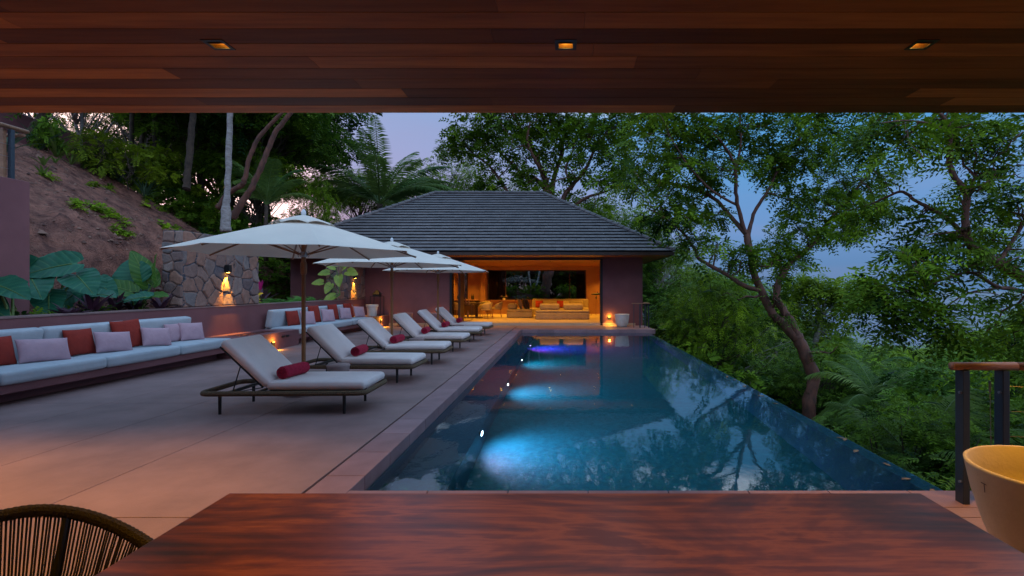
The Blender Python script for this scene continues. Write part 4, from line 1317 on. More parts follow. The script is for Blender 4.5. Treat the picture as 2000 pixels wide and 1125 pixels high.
# telescope on a tripod
tp = thing('telescope', 'black telescope on a wooden tripod inside the pavilion on the right', 'telescope', (1.62, 27.2, F0))
for a in (90, 210, 330):
    b = MB(); b.tube([(.03 * math.cos(R(a)), .03 * math.sin(R(a)), .92), (.33 * math.cos(R(a)), .33 * math.sin(R(a)), 0)], [.018, .013], n=6); b.build('leg', M['pole'], tp)
b = MB(); b.tube([(0, 0, .85), (0, 0, 1.06)], .022, n=8); b.lathe([(.05, .90), (.055, .93), (.04, .97)], n=14); b.build('mount', M['black'], tp)
b = MB(); b.tube([(-.26, .02, 1.12), (-.05, 0, 1.12), (.06, 0, 1.13), (.22, -.02, 1.15)], [.03, .045, .05, .052], n=14); b.tube([(.08, 0, 1.14), (.08, 0, 1.25)], .02, n=8); b.build('tube', M['black'], tp)
# orchid on the sill
orc = thing('orchid', 'small pale orchid on the window sill of the pavilion', 'plant', (-3.45, BW - .1, .873))
b = MB(); b.lathe([(.05, 0), (.07, .01), (.08, .09), (.07, .10)], n=16); b.build('pot', M['pot_white'], orc)
b = MB()
for k in range(3): b.tube([(0, 0, .08), (.06 * (k - 1), 0, .2), (.16 * (k - 1), 0, .26)], .005, n=4)
b.build('stem', M['stalk'], orc)
b = MB()
for k in range(14): b.lathe([(.003, -.01), (.03, 0), (.003, .012)], c=(random.uniform(-.22, .22), random.uniform(-.05, .05), random.uniform(.17, .3)), n=6)
b.build('flower', M['pink'], orc)

# ================================================================== VEGETATION
def unit(v): return v / (np.linalg.norm(v, axis=-1, keepdims=True) + 1e-9)

def sprays(b, origins, outs, n_pairs, length, leaf, width, r, droop=.25, tint_c=.45, tint_s=.2):
    """pinnate sprays: origins, outward directions -> paired leaflets"""
    N = len(origins)
    d = unit(outs + r.normal(0, .45, (N, 3)) * 1.0)
    d[:, 2] = d[:, 2] * .6 - droop * r.random(N)
    d = unit(d)
    up = unit(np.array([0, 0, 1.0]) + r.normal(0, .35, (N, 3)))
    side = unit(np.cross(d, up)); nrm = np.cross(side, d)
    ln = length * r.uniform(.7, 1.25, N)
    lf = leaf * r.uniform(.75, 1.25, N)
    tn = np.clip(r.normal(tint_c, tint_s, N), 0, 1)
    V = []; T = []
    for k in range(n_pairs):
        f = (k + .6) / n_pairs
        base = origins + d * (ln * f)[:, None] - np.array([0, 0, 1.0]) * (ln * .35 * f * f)[:, None]
        for sg in (-1, 1):
            ld = unit(side * sg * .85 + d * .55 + nrm * r.normal(0, .22, (N, 1)) - np.array([0, 0, .18]))
            L_ = (lf * (1 - .35 * abs(f - .45)))[:, None] * r.uniform(.85, 1.15, (N, 1))
            wd = unit(np.cross(ld, nrm)) * (L_ * width * .5)
            p0 = base; p2 = base + ld * L_; pm = base + ld * L_ * .45
            lift = nrm * L_ * .05
            V.append(np.stack([p0, pm + wd + lift, p2, pm - wd + lift], 1)); T.append(np.repeat(np.clip(tn + r.normal(0, .06, N), 0, 1), 4))
    V = np.concatenate(V).reshape(-1, 3); T = np.concatenate(T)
    F = np.arange(len(V)).reshape(-1, 4)
    b.add(V, F, tint=T)

def clump_pts(c, rad, n, r, flat=.62):
    p = unit(r.normal(0, 1, (n, 3))) * (r.random((n, 1)) ** .45)
    p = p * np.array([1, 1, flat])
    return np.array(c) + p * rad, unit(p * np.array([1, 1, 1.2]) + 1e-6)

def wiggle(p0, p1, k, amp, r):
    t = np.linspace(0, 1, k + 1)[:, None]
    pts = p0 + (p1 - p0) * t
    off = r.normal(0, amp, (k + 1, 3)) * (np.sin(t * PI))
    return pts + off

def proto_tree(name, label, seed, H, CR, leafmat_, bark, n_blobs=40, per=34, pairs=5, leaf=.17, width=.42, slen=.45, shape=1.0, trunk_r=.13, base_frac=.45, tint_c=.45):
    """tree with its base at the origin"""
    r = np.random.default_rng(seed)
    t = thing(name, label, 'tree', (0, 0, -500))
    tb_ = MB(); cb = MB()
    top = np.array([r.normal(0, .3), r.normal(0, .3), H * .62])
    tr = wiggle(np.array([0, 0, -.6]), top, 7, .14, r)
    tb_.tube(tr, np.linspace(trunk_r, trunk_r * .5, 8), n=8)
    ctr = np.array([0, 0, H * (base_frac + 1) / 2]); hz = H * (1 - base_frac) / 2
    for i in range(n_blobs):
        u = unit(r.normal(0, 1, 3)); u[2] = abs(u[2]) * 1.2 - .45
        u = u / np.linalg.norm(u)
        rr = r.uniform(.45, 1.0) ** .6 * r.uniform(.82, 1.12)
        c = ctr + u * np.array([CR, CR, hz]) * rr * np.array([shape, shape, 1])
        blob = CR * r.uniform(.20, .38)
        j = r.integers(3, 8)
        lb = wiggle(tr[j], c, 4, .12, r)
        tb_.tube(lb, np.linspace(trunk_r * .38, .012, 5), n=5)
        m_ = int(per * r.uniform(.6, 1.3) * (blob / (CR * .29)) ** 1.5)
        o_, d_ = clump_pts(c, blob, m_, r)
        tc_ = tint_c - .10 + r.normal(0, .20) + .18 * (u[2])  # random clump hue plus painted light and shade: higher clumps lighter
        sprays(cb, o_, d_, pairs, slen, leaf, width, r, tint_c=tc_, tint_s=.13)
    tb_.build('trunk', bark, t, smooth=True)
    cb.build('crown', leafmat_, t)
    return t

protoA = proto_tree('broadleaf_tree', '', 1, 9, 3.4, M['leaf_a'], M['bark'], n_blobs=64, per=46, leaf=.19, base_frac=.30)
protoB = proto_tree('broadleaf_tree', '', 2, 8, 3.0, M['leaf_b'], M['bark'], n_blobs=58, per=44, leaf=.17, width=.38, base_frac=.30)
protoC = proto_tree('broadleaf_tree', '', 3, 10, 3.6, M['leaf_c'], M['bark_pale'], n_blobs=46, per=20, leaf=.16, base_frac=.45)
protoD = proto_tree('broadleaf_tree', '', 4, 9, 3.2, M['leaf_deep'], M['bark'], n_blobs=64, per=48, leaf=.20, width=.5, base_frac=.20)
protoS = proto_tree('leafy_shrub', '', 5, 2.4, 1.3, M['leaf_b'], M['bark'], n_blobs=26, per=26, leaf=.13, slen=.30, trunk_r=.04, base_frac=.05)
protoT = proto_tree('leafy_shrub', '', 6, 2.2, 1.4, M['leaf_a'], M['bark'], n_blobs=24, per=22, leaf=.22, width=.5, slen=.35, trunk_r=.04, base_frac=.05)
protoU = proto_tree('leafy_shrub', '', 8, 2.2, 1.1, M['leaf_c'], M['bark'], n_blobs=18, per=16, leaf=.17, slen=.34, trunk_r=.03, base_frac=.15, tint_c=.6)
used = {}
def place(proto, x, y, ztop, label, group, H, zb=None, wide=1.0, cat='tree'):
    """stand a tree on the ground (or at zb) so that its top is at ztop"""
    z0 = terrain(x, y) if zb is None else zb
    sz = max(.35, (ztop - z0) / H)
    sxy = max(.55, min(1.25, sz)) * wide
    if proto.name in used: o = copy_tree(proto)
    else: o = proto; used[proto.name] = 1
    o.location = (x, y, z0); o.rotation_euler = (0, 0, random.uniform(0, 6.28)); o.scale = (sxy, sxy, sz)
    tag(o, label, cat, group)
    return o

SK = [(1240, 470), (1300, 498), (1350, 512), (1400, 530), (1450, 565), (1500, 600), (1560, 640), (1620, 650), (1700, 655), (1800, 690), (1900, 655), (2000, 610), (2400, 560), (4000, 540)]
def skyline(px): return float(np.interp(px, [a for a, _ in SK], [c for _, c in SK]))
bands = [(5.6, 1.9, 'nearest the pool'), (8.2, 2.2, 'nearest the pool'), (11.2, 2.5, 'nearest the pool'), (14.5, 2.8, 'nearest the pool'), (18.5, 3.2, 'middle'), (23, 3.6, 'middle'), (28.5, 4, 'middle'), (35, 4.6, 'middle'),
         (43, 5.2, 'far'), (53, 6, 'far'), (66, 7, 'far'), (84, 9, 'far'), (108, 11, 'far')]
Hs = {protoA.name: 9, protoB.name: 8, protoC.name: 10, protoD.name: 9}
for bi, (Y, dx, zone) in enumerate(bands):
    x = 5.0 if Y < 20 else 4.9
    if Y > 22: x = 5.0
    xmax = (1.02 * Y + 3)
    row = 0
    while x < xmax and row < 11:
        xx = x + random.uniform(-.5, .5) * dx * .5; yy = Y + random.uniform(-.28, .28) * dx
        px = 1105 + xx / yy * 1000
        s = skyline(px)
        ztop = EYE - (s - 562) / 1000 * yy
        ztop = min(ztop, 4.2) - abs(random.gauss(0, .04 * min(yy, 30) + .1))
        if Y < 16: ztop = min(ztop, -.2 - .25 * (xx - 5) + random.uniform(-.2, .5)) if xx < 9 else ztop
        if yy > 24 and px < 1420: ztop += .8
        if 20 < yy < 34 and xx < 6.6: x += 1.0; continue
        if (yy < 11.6 and 1380 < px < 1720) or (yy < 18.5 and 1430 < px < 1710): x += dx * 1.15; continue
        pr = random.choice([protoA, protoB, protoB, protoD, protoC] if px < 1500 or Y > 20 else [protoA, protoA, protoB, protoD])
        zg = terrain(xx, yy)
        z0 = max(zg, ztop - 11)
        if ztop - z0 < 2: ztop = z0 + 2
        wd = min(2.6, .85 + Y / 60)
        if yy < 22:
            wd = .8 if xx < 7 else 1.0
            sx_ = max(.55, min(1.25, max(.35, (ztop - z0) / Hs[pr.name]))) * wd
            xx = max(xx, 3.35 + 3.75 * sx_)
        lab = {'nearest the pool': 'dense green tree on the slope just outside the pool edge', 'middle': 'leafy green tree in the forest beyond the pool corner', 'far': 'distant green tree on the slope down to the sea'}[zone]
        place(pr, xx, yy, ztop, lab, lab.replace('tree', 'trees'), Hs[pr.name], zb=z0, wide=wd)
        x += dx * 1.15; row += 1

# trees behind the pavilion and on the left hill
def hill_tree(pr, px, py_top, Y, label, group, wide=1.0, H=None):
    p = P(px, py_top, Y)
    place(pr, p[0], p[1], p[2], label, group, H or Hs[pr.name], wide=wide)
gl = 'dark trees on the hill behind the parasols'
for (px, pt, Y, pr) in ((400, 60, 23, protoA), (470, 30, 25, protoD), (500, 110, 24, protoA), (520, 150, 27, protoA), (500, 280, 23.5, protoB), (455, 240, 24, protoB),
                        (520, 60, 30, protoD), (430, 150, 31, protoA), (520, 300, 28, protoA)):
    hill_tree(pr, px, pt, Y, 'dense dark green tree on the hill behind the parasols', gl, 1.1)
hill_tree(protoB, 610, 345, 24, 'low bushy tree at the left foot of the palm', 'low trees beside the palm', .5)
hill_tree(protoA, 640, 320, 33, 'dark bushy tree left of the palm crown', 'low trees beside the palm', .6)
gl = 'thin trees against the sunset on the left hill'
for (px, pt, Y, pr) in ((60, 60, 22, protoC), (170, 20, 24, protoC), (300, 40, 26, protoC), (360, 150, 30, protoC), (235, 185, 27, protoC), (310, 165, 29, protoC), (165, 175, 26, protoC), (275, 230, 32, protoB), (385, 210, 30, protoB)):
    hill_tree(pr, px, pt, Y, 'thin leafy tree against the pink sunset on the left hill', gl, .85)
gl = 'pale green trees behind the pavilion roof'
for (px, pt, Y, pr) in ((835, 325, 38, protoC), (880, 290, 42, protoC), (800, 350, 44, protoB), (930, 345, 40, protoB), (985, 355, 45, protoC), (700, 330, 40, protoB), (1040, 365, 42, protoB), (1180, 375, 40, protoC), (1230, 405, 38, protoB), (1280, 430, 42, protoC), (1150, 395, 36, protoB)):
    hill_tree(pr, px, pt, Y, 'pale green tree showing above the pavilion roof', gl, 1.0)
# seen through the wide window
gl = 'dark trees seen through the pavilion window'
for (x, y, zt, pr) in ((-5.5, 36.5, 7, protoD), (-2.6, 37, 7.5, protoD), (.6, 37, 7, protoD), (3.0, 37, 6.5, protoA), (-1, 41, 8, protoD), (-4.4, 41, 8, protoD), (3.5, 41, 7, protoD), (-8.5, 36.5, 8, protoD), (-2, 46, 8, protoA), (2, 46, 8, protoA), (-6.5, 46, 9, protoA)):
    place(pr, x, y, zt, 'dark tree seen through the wide window of the pavilion', gl, 9, zb=terrain(x, y) - 2.5)
for (x, y) in ((-4.6, 31.6), (-3.2, 31.3), (-1.9, 31.8), (.2, 31.5), (1.5, 31.8)):
    place(protoS, x, y, 1.75, 'bright green shrub under the pavilion window', 'shrubs under the pavilion window', 2.4, zb=.1, cat='shrub')
place(protoT, 5.1, 17.6, -.5, 'large leaved bush beside the far corner of the pool', None, 2.2, zb=-2.8, wide=1.0, cat='shrub')
place(protoT, 5.2, 20.6, .7, 'blue green bush against the right corner of the pavilion', None, 2.2, zb=-2.4, wide=1.1, cat='shrub')

# ------------------------------------------------------------------ traced individual trees
def trace(name, label, depth, limbs, blobs, bark, leafm, seed, base_r, rs=1.0, ground=True, leaf=.15, width=.40, pairs=6, slen=.42, per=60, auto=1.0, auto_from=.35, tint_c=.42, cat='tree', blob_r=.55, sub=1.0):
    r = np.random.default_rng(seed)
    p0 = P(limbs[0][0][0], limbs[0][0][1], depth)
    t = thing(name, label, cat, tuple(p0))
    tb_ = MB(); cb = MB()
    nodes = []
    for limb in limbs:
        pts = []; rad = []
        for q in limb:
            dy = q[3] if len(q) > 3 else 0
            pts.append(P(q[0], q[1], depth + dy)); rad.append(q[2])
        pts = np.array(pts); rad = np.array(rad) * rs
        # smooth resample
        n = max(3, len(pts) * 5)
        s = np.linspace(0, len(pts) - 1, n)
        def cr(a):
            out = []
            for v in s:
                i = int(min(v, len(a) - 2)); f = v - i
                a0 = a[max(i - 1, 0)]; a1 = a[i]; a2 = a[i + 1]; a3 = a[min(i + 2, len(a) - 1)]
                out.append(.5 * ((2 * a1) + (-a0 + a2) * f + (2 * a0 - 5 * a1 + 4 * a2 - a3) * f * f + (-a0 + 3 * a1 - 3 * a2 + a3) * f ** 3))
            return np.array(out)
        sp = cr(pts); sr = np.interp(s, np.arange(len(rad)), rad)
        sp = sp + r.normal(0, 1, sp.shape) * (sr[:, None] * .10)
        tb_.tube(sp, sr * (1 + r.normal(0, .05, n)), n=9)
        for i in range(n): nodes.append((sp[i], sr[i]))
        if auto > 0:
            m_ = int(n * auto)
            for k in range(m_):
                i = int(n * auto_from + (n - n * auto_from) * r.random()); i = min(i, n - 1)
                if sr[i] > base_r * .75: continue
                a = sp[i]; dr = unit(r.normal(0, 1, 3) + np.array([0, 0, .5]) + unit(sp[min(i + 1, n - 1)] - sp[max(i - 1, 0)]) * .6)
                L_ = r.uniform(.5, 1.3) * depth / 11 * sub
                e = a + dr * L_
                tw = wiggle(a, e, 5, .09 * depth / 11, r)
                tb_.tube(tw, np.linspace(min(sr[i] * .5, .035 * depth / 11), .007, 6), n=5)
                for q in (tw[3], tw[5]):
                    o_, d_ = clump_pts(q, blob_r * r.uniform(.5, 1.0), int(per * .35), r, .5)
                    sprays(cb, o_, d_, pairs, slen, leaf, width, r, tint_c=tint_c + r.normal(0, .15), tint_s=.12)
    NP = np.array([q[0] for q in nodes]); NR = np.array([q[1] for q in nodes])
    for (px, py, rad, dy) in blobs:
        c = P(px, py, depth + dy)
        R_ = rad / 1000 * (depth + dy)
        nsub = max(2, int(3.2 * (R_ / .7) ** 1.6))
        for k in range(nsub):
            cc = c + unit(r.normal(0, 1, 3)) * R_ * r.uniform(.3, 1) * np.array([1, 1, .75])
            dist = np.linalg.norm(NP - cc, axis=1) + (NR > .10) * .8
            j = int(np.argmin(dist))
            tw = wiggle(NP[j], cc, 6, .06 * dist[j], r)
            tb_.tube(tw, np.linspace(min(NR[j] * .6, .03 + .006 * dist[j]), .007, 7), n=5)
            o_, d_ = clump_pts(cc, min(R_, blob_r * 1.25), int(per * r.uniform(.7, 1.2)), r, .55)
            sprays(cb, o_, d_, pairs, slen, leaf, width, r, tint_c=tint_c + r.normal(0, .17), tint_s=.12)
    tb_.build('trunk', bark, t, smooth=True, world=True)
    cb.build('crown', leafm, t, world=True)
    return t

# the big leaning tree right of the pool
T1 = [
    [(1584, 1010, .17), (1580, 900, .155), (1579, 800, .145), (1588, 735, .135), (1572, 690, .130), (1556, 655, .125)],
    [(1556, 660, .115), (1530, 632, .10), (1507, 611, .092), (1487, 567, .088), (1471, 530, .082), (1467, 498, .08), (1458, 458, .078, .1)],
    [(1556, 660, .105), (1546, 628, .09), (1521, 590, .08, .4), (1519, 562, .078, .5), (1530, 530, .072, .6), (1548, 508, .066, .7), (1586, 478, .056, .8), (1604, 450, .045, .9), (1640, 405, .032, 1.1), (1690, 350, .02, 1.4)],
    [(1487, 567, .045), (1455, 558, .05, -.3), (1410, 530, .042, -.5), (1365, 505, .036, -.8), (1358, 488, .032, -.9), (1330, 450, .026, -1), (1290, 420, .016, -1.2), (1262, 405, .008, -1.3)],
    [(1458, 458, .055, .1), (1425, 420, .048, .3), (1392, 385, .042, .6), (1345, 366, .034, .9), (1300, 356, .025, 1.2), (1262, 340, .015, 1.4), (1235, 342, .008, 1.5)],
    [(1458, 458, .05, .1), (1444, 415, .044, 0), (1437, 375, .04, -.2), (1436, 325, .036, -.3), (1418, 290, .03, -.5), (1395, 262, .022, -.6), (1355, 225, .016, -.7), (1330, 180, .012, -.8)],
    [(1437, 325, .03, -.3), (1447, 280, .024, -.1), (1445, 220, .018, .1), (1450, 160, .012, .3)],
    [(1459, 470, .05, .05), (1466, 440, .046, .15), (1478, 405, .04, .4), (1500, 372, .034, .6), (1525, 320, .03, .8), (1560, 272, .024, 1.0), (1598, 230, .018, 1.2), (1625, 190, .012, 1.4)],
    [(1440, 400, .03, 0), (1395, 375, .026, -.6), (1350, 330, .02, -1), (1320, 285, .014, -1.3), (1300, 250, .008, -1.5)],
]
B1 = [(1275, 250, 42, 0), (1320, 250, 45, .6), (1375, 250, 42, -.5), (1430, 245, 40, .3), (1490, 250, 42, .8), (1550, 245, 42, -.4), (1610, 240, 42, .8), (1655, 255, 35, 1.2),
      (1250, 300, 40, .8), (1300, 305, 42, -.6), (1350, 300, 38, .5), (1400, 310, 30, .9), (1480, 305, 34, .2), (1540, 320, 36, 1.2), (1590, 310, 30, .5), (1640, 310, 30, 1.3),
      (1250, 350, 30, 1.2), (1290, 375, 36, -.8), (1340, 395, 34, .6), (1390, 350, 25, 0), (1500, 345, 26, 1.0),
      (1530, 400, 36, .2), (1580, 380, 40, .8), (1630, 370, 40, 1.3), (1690, 350, 36, 1.5), (1560, 440, 34, .3), (1610, 430, 36, .9), (1660, 410, 34, 1.1), (1720, 395, 26, 1.4),
      (1530, 470, 22, .3), (1640, 460, 28, .8), (1530, 505, 20, .9), (1680, 450, 26, 1.2), (1290, 440, 24, -1.1), (1330, 420, 24, -.8), (1390, 420, 20, .2), (1400, 470, 22, -.4), (1440, 500, 20, -.6), (1350, 470, 16, -.9),
      (1560, 300, 30, 1.5), (1690, 290, 30, 1.5), (1710, 250, 34, 1.6),
      (1260, 160, 50, 0), (1330, 120, 50, .3), (1400, 150, 50, .5), (1480, 110, 55, .6), (1560, 140, 55, .8), (1640, 120, 50, 1.2), (1700, 170, 45, 1.2), (1360, 60, 45, .2), (1450, 50, 45, .5), (1560, 60, 45, .8), (1250, 205, 40, .4), (1340, 200, 45, -.4), (1480, 195, 45, .6), (1600, 195, 45, .9)]
trace('fig_tree', 'big leaning tree with two red trunks rising beside the pool edge', 17.5, T1, B1, M['bark_red'], M['leaf_fig'], 21, .27, rs=1.55, per=30, leaf=.17, width=.47, slen=.52, auto=.14, blob_r=.46, sub=.8)

T2 = [
    [(2250, 700, .16), (2120, 615, .14), (2000, 545, .125), (1950, 512, .115), (1909, 490, .10), (1891, 470, .085), (1885, 430, .078), (1887, 378, .07), (1860, 338, .058), (1853, 300, .05), (1857, 252, .042), (1835, 222, .034), (1790, 190, .022)],
    [(1887, 380, .045), (1905, 345, .034, .1), (1900, 338, .03, .2), (1880, 320, .02, .3)],
    [(1960, 520, .06, .1), (1900, 475, .055, .2), (1860, 435, .05, .3), (1820, 408, .045, .4), (1790, 393, .040, .5), (1762, 374, .034, .6), (1735, 383, .028, .7), (1695, 400, .02, .8), (1650, 412, .01, .9)],
    [(2060, 590, .05, -.2), (1985, 565, .045, -.3), (1950, 560, .04, -.4), (1905, 535, .032, -.5), (1880, 533, .028, -.5), (1836, 548, .02, -.6), (1785, 572, .012, -.7)],
    [(1960, 562, .025, -.4), (1900, 570, .02, -.5), (1860, 590, .015, -.6), (1830, 620, .008, -.7)],
    [(1857, 270, .03, 0), (1830, 245, .025, -.3), (1770, 235, .018, -.5), (1720, 240, .01, -.8)],
    [(1862, 300, .028, 0), (1820, 290, .024, .3), (1775, 275, .016, .6)],
    [(1950, 512, .05, 0), (1990, 450, .04, .4), (2030, 380, .03, .8), (2050, 300, .02, 1)],
]
B2 = [(1740, 240, 40, .2), (1790, 250, 40, -.3), (1830, 235, 36, .5), (1690, 265, 35, .5), (1880, 250, 30, .8), (1930, 240, 38, .3), (1980, 250, 42, -.2), (1760, 290, 26, 0),
      (1910, 300, 30, .8), (1960, 300, 40, .4), (2000, 330, 42, 0), (1920, 350, 24, 1), (1960, 370, 40, .6), (2000, 400, 42, .2), (1930, 410, 28, .9), (1975, 450, 42, .5), (1920, 460, 24, .6), (1990, 500, 36, .2),
      (1800, 430, 24, .5), (1850, 470, 30, .3), (1790, 470, 26, .2), (1830, 510, 32, -.2), (1780, 520, 30, -.5), (1730, 545, 28, -.6), (1880, 520, 26, -.2), (1760, 480, 18, 0),
      (1720, 420, 20, .7), (1680, 425, 18, .9), (1700, 600, 34, -.6), (1750, 580, 34, -.7), (1800, 570, 30, -.6), (1820, 610, 28, -.7), (1770, 630, 34, -.6), (1710, 640, 30, -.6), (1700, 560, 20, -.4),
      (1960, 640, 40, .2), (1990, 600, 34, .2), (1930, 680, 40, .3), (1850, 650, 22, -.5), (2010, 700, 45, .2), (1880, 240, 26, 0),
      (1800, 150, 62, .2), (1920, 140, 60, .4), (1720, 170, 46, .6)]
trace('spreading_tree', 'spreading tree with a pale red trunk leaning in from the right edge', 8, T2, B2, M['bark_red'], M['leaf_fig'], 33, .16, rs=.70, per=17, leaf=.12, width=.38, pairs=7, slen=.40, auto=.12, blob_r=.26, sub=.8)

T3 = [
    [(1058, 650, .38), (1063, 585, .33), (1067, 550, .31), (1074, 510, .33), (1082, 450, .33), (1076, 400, .30), (1068, 372, .24), (1065, 350, .20), (1052, 320, .15), (1046, 300, .12), (1030, 268, .10), (1011, 240, .08), (995, 210, .05)],
    [(1083, 450, .2), (1078, 380, .17, .5), (1084, 340, .14, .6), (1098, 299, .12, .8), (1100, 269, .1, 1), (1130, 242, .07, 1.2), (1150, 205, .04, 1.5)],
    [(1090, 450, .2), (1096, 400, .16, -.5), (1106, 375, .15, -.6), (1119, 361, .13, -.7), (1146, 326, .1, -1), (1162, 291, .07, -1.2), (1190, 250, .04, -1.4)],
    [(1095, 450, .15), (1122, 404, .11, -1), (1146, 385, .09, -1.4), (1170, 378, .07, -1.7), (1192, 370, .04, -2), (1215, 360, .02, -2)],
    [(1068, 372, .14), (1046, 350, .12, 1), (1035, 350, .11, 1.2), (1003, 323, .09, 1.5), (973, 294, .06, 2), (940, 262, .03, 2.4)],
    [(1065, 345, .11), (1046, 313, .09, -1), (1030, 275, .07, -1.4), (1035, 240, .05, -1.6)],
    [(1075, 420, .13), (1010, 400, .11, .5), (993, 377, .10, .8), (973, 345, .085, 1), (949, 318, .065, 1.2), (925, 300, .05, 1.5), (906, 280, .03, 1.8)],
    [(974, 345, .05, 1), (990, 330, .04, .8), (1000, 315, .03, .6)],
    [(1098, 299, .07, .8), (1080, 270, .05, .5), (1075, 235, .03, .3)],
    [(1119, 361, .08, -.7), (1105, 330, .07, -.5), (1120, 290, .05, -.4), (1125, 260, .03, -.3)],
]
B3 = [(915, 250, 36, 1.5), (960, 235, 36, 1), (1010, 230, 38, 0), (1060, 235, 38, 0), (1110, 230, 38, .5), (1160, 232, 36, -1), (1200, 240, 28, -1), (1225, 238, 16, -1),
      (900, 285, 26, 2), (945, 275, 30, 1.5), (985, 265, 28, 1), (1030, 262, 22, -1), (1080, 268, 24, 0), (1130, 270, 26, 0), (1175, 275, 28, -1), (1215, 285, 16, -1),
      (885, 300, 16, 1.6), (930, 305, 14, 1.4), (960, 318, 14, 1.2), (1010, 300, 16, 1), (1060, 300, 14, 0), (1110, 312, 16, 0), (1150, 310, 22, -1), (1190, 315, 26, -1.5), (1210, 335, 18, -2),
      (1170, 345, 18, -1.6), (1190, 365, 16, -2), (1130, 345, 14, -.7), (975, 360, 12, 1), (1020, 350, 12, 1), (1140, 395, 16, -1), (1165, 400, 16, -1.5), (950, 355, 12, 1), (1050, 385, 12, 0), (1110, 385, 14, 0),
      (900, 190, 34, 1), (960, 150, 36, 1), (1010, 190, 34, .5), (1060, 150, 38, 0), (1110, 190, 34, 0), (1150, 140, 36, 0), (1200, 190, 32, -.5), (1000, 95, 32, 0), (1080, 80, 36, 0), (1180, 90, 30, 0)]
trace('fig_tree', 'wide fan shaped tree with many red limbs behind the pavilion roof', 31.5, T3, B3, M['bark_red'], M['leaf_fig'], 55, .35, per=23, leaf=.27, width=.5, pairs=4, slen=.66, auto=.14, blob_r=.72, sub=.7)

# airy flat-topped tree far down the slope
T4 = [[(1590, 800, .18), (1592, 680, .15), (1600, 640, .12), (1603, 610, .10), (1590, 580, .07), (1575, 565, .04)], [(1603, 615, .09), (1625, 600, .06), (1650, 585, .04), (1680, 578, .02)], [(1600, 640, .08), (1570, 620, .05), (1545, 600, .03)], [(1610, 600, .05), (1615, 575, .03), (1640, 562, .02)]]
B4 = [(1560, 556, 18, 0), (1590, 550, 20, 0), (1630, 560, 20, 0), (1665, 566, 18, 0), (1545, 575, 14, 0), (1690, 585, 12, 0), (1570, 600, 14, 0), (1650, 600, 16, 0), (1610, 590, 12, 1), (1585, 640, 22, 1), (1640, 640, 22, 0), (1615, 670, 25, 0)]
trace('flat_topped_tree', 'airy flat topped tree standing against the sea beyond the big leaning tree', 27, T4, B4, M['bark_pale'], M['leaf_c'], 77, .18, per=34, leaf=.26, pairs=4, slen=.6, auto=.3, blob_r=.6, sub=.4, tint_c=.45)

# pale straight trunk and the twin leaning trunks on the left
def trunk_tree(name, label, Y, limbs, blobs, bark, seed, base_r, **k):
    return trace(name, label, Y, limbs, blobs, bark, M['leaf_a'], seed, base_r, per=40, leaf=.2, pairs=5, slen=.5, blob_r=.9, **k)
trunk_tree('pale_trunk_tree', 'straight pale grey trunk standing on the hill left of the twin leaning trunks', 17,
           [[(441, 450, .17), (441, 412, .14), (443, 380, .095), (447, 320, .09), (449, 220, .085), (452, 100, .075), (455, 0, .06)]], [(455, 0, 60, 0), (400, 20, 50, .5), (510, 20, 55, -.5), (455, 60, 60, 1), (430, -50, 60, 0)], M['bark_pale'], 91, .14, auto=0)
trunk_tree('twin_trunk_tree', 'pair of slender leaning red brown trunks on the hill behind the front parasol', 17.5,
           [[(455, 425, .14), (466, 405, .12), (487, 372, .095), (506, 335, .09), (520, 300, .085), (540, 255, .08), (568, 220, .075), (600, 170, .06), (640, 100, .05)],
            [(425, 405, .10), (445, 378, .09), (470, 362, .085), (477, 352, .085), (482, 330, .07), (490, 300, .07), (510, 262, .065), (548, 222, .06), (570, 190, .05), (600, 120, .04)]],
           [(600, 90, 45, 0), (560, 110, 45, .5), (530, 160, 30, .6), (620, 60, 40, 0)], M['bark_red'], 92, .14, auto=0)
trunk_tree('grey_trunk_tree', 'thick grey trunk at the hill crest against the sunset', 19,
           [[(364, 370, .13), (366, 340, .12), (372, 280, .11), (377, 220, .105), (380, 120, .09)]], [(380, 100, 60, 0), (340, 140, 50, 0), (420, 140, 50, 0)], M['bark'], 93, .13, auto=0)
trunk_tree('dark_trunk_tree', 'dark leaning trunk beside the upper wall at the top left', 17,
           [[(60, 270, .16), (72, 245, .14), (88, 219, .13), (110, 160, .11)]], [(110, 150, 60, 0), (60, 140, 50, 0), (170, 150, 50, 0)], M['bark'], 94, .16, auto=0)
for i, (px, Y) in enumerate(((255, 21), (275, 22), (300, 21.5), (157, 18))):
    trunk_tree('slim_tree', ['slim dark trunk in the sunset glow, left of three', 'slim dark trunk in the sunset glow, middle of three', 'slim dark trunk in the sunset glow, right of three', 'thin pale stem standing in front of the upper wall'][i], Y,
               [[(px, 340 if i < 3 else 296, .09 if i < 3 else .045), (px + 2, 280, .085 if i < 3 else .04), (px + 3, 220, .08 if i < 3 else .04), (px + 6, 120, .06 if i < 3 else .03)]], [(px, 110, 40, 0), (px + 30, 140, 35, 0)], M['bark'] if i < 3 else M['bark_pale'], 95 + i, .09, auto=0)
# thick red trunk seen through the window
t = thing('thin_stemmed_tree', 'two thin pale stems left of the thick trunk in the pavilion window', 'tree', (-2.1, 31.9, 0))
b = MB(); b.tube([P(1036, 590, 31.9), P(1037, 560, 31.9), P(1033, 535, 31.9), P(1032, 515, 31.9)], [.03, .035, .06, .06], n=7); b.tube([P(1040, 580, 32), P(1050, 550, 32), P(1055, 525, 32)], [.07, .06, .05], n=7)
b.build('trunk', M['bark_pale'], t, smooth=True, world=True)

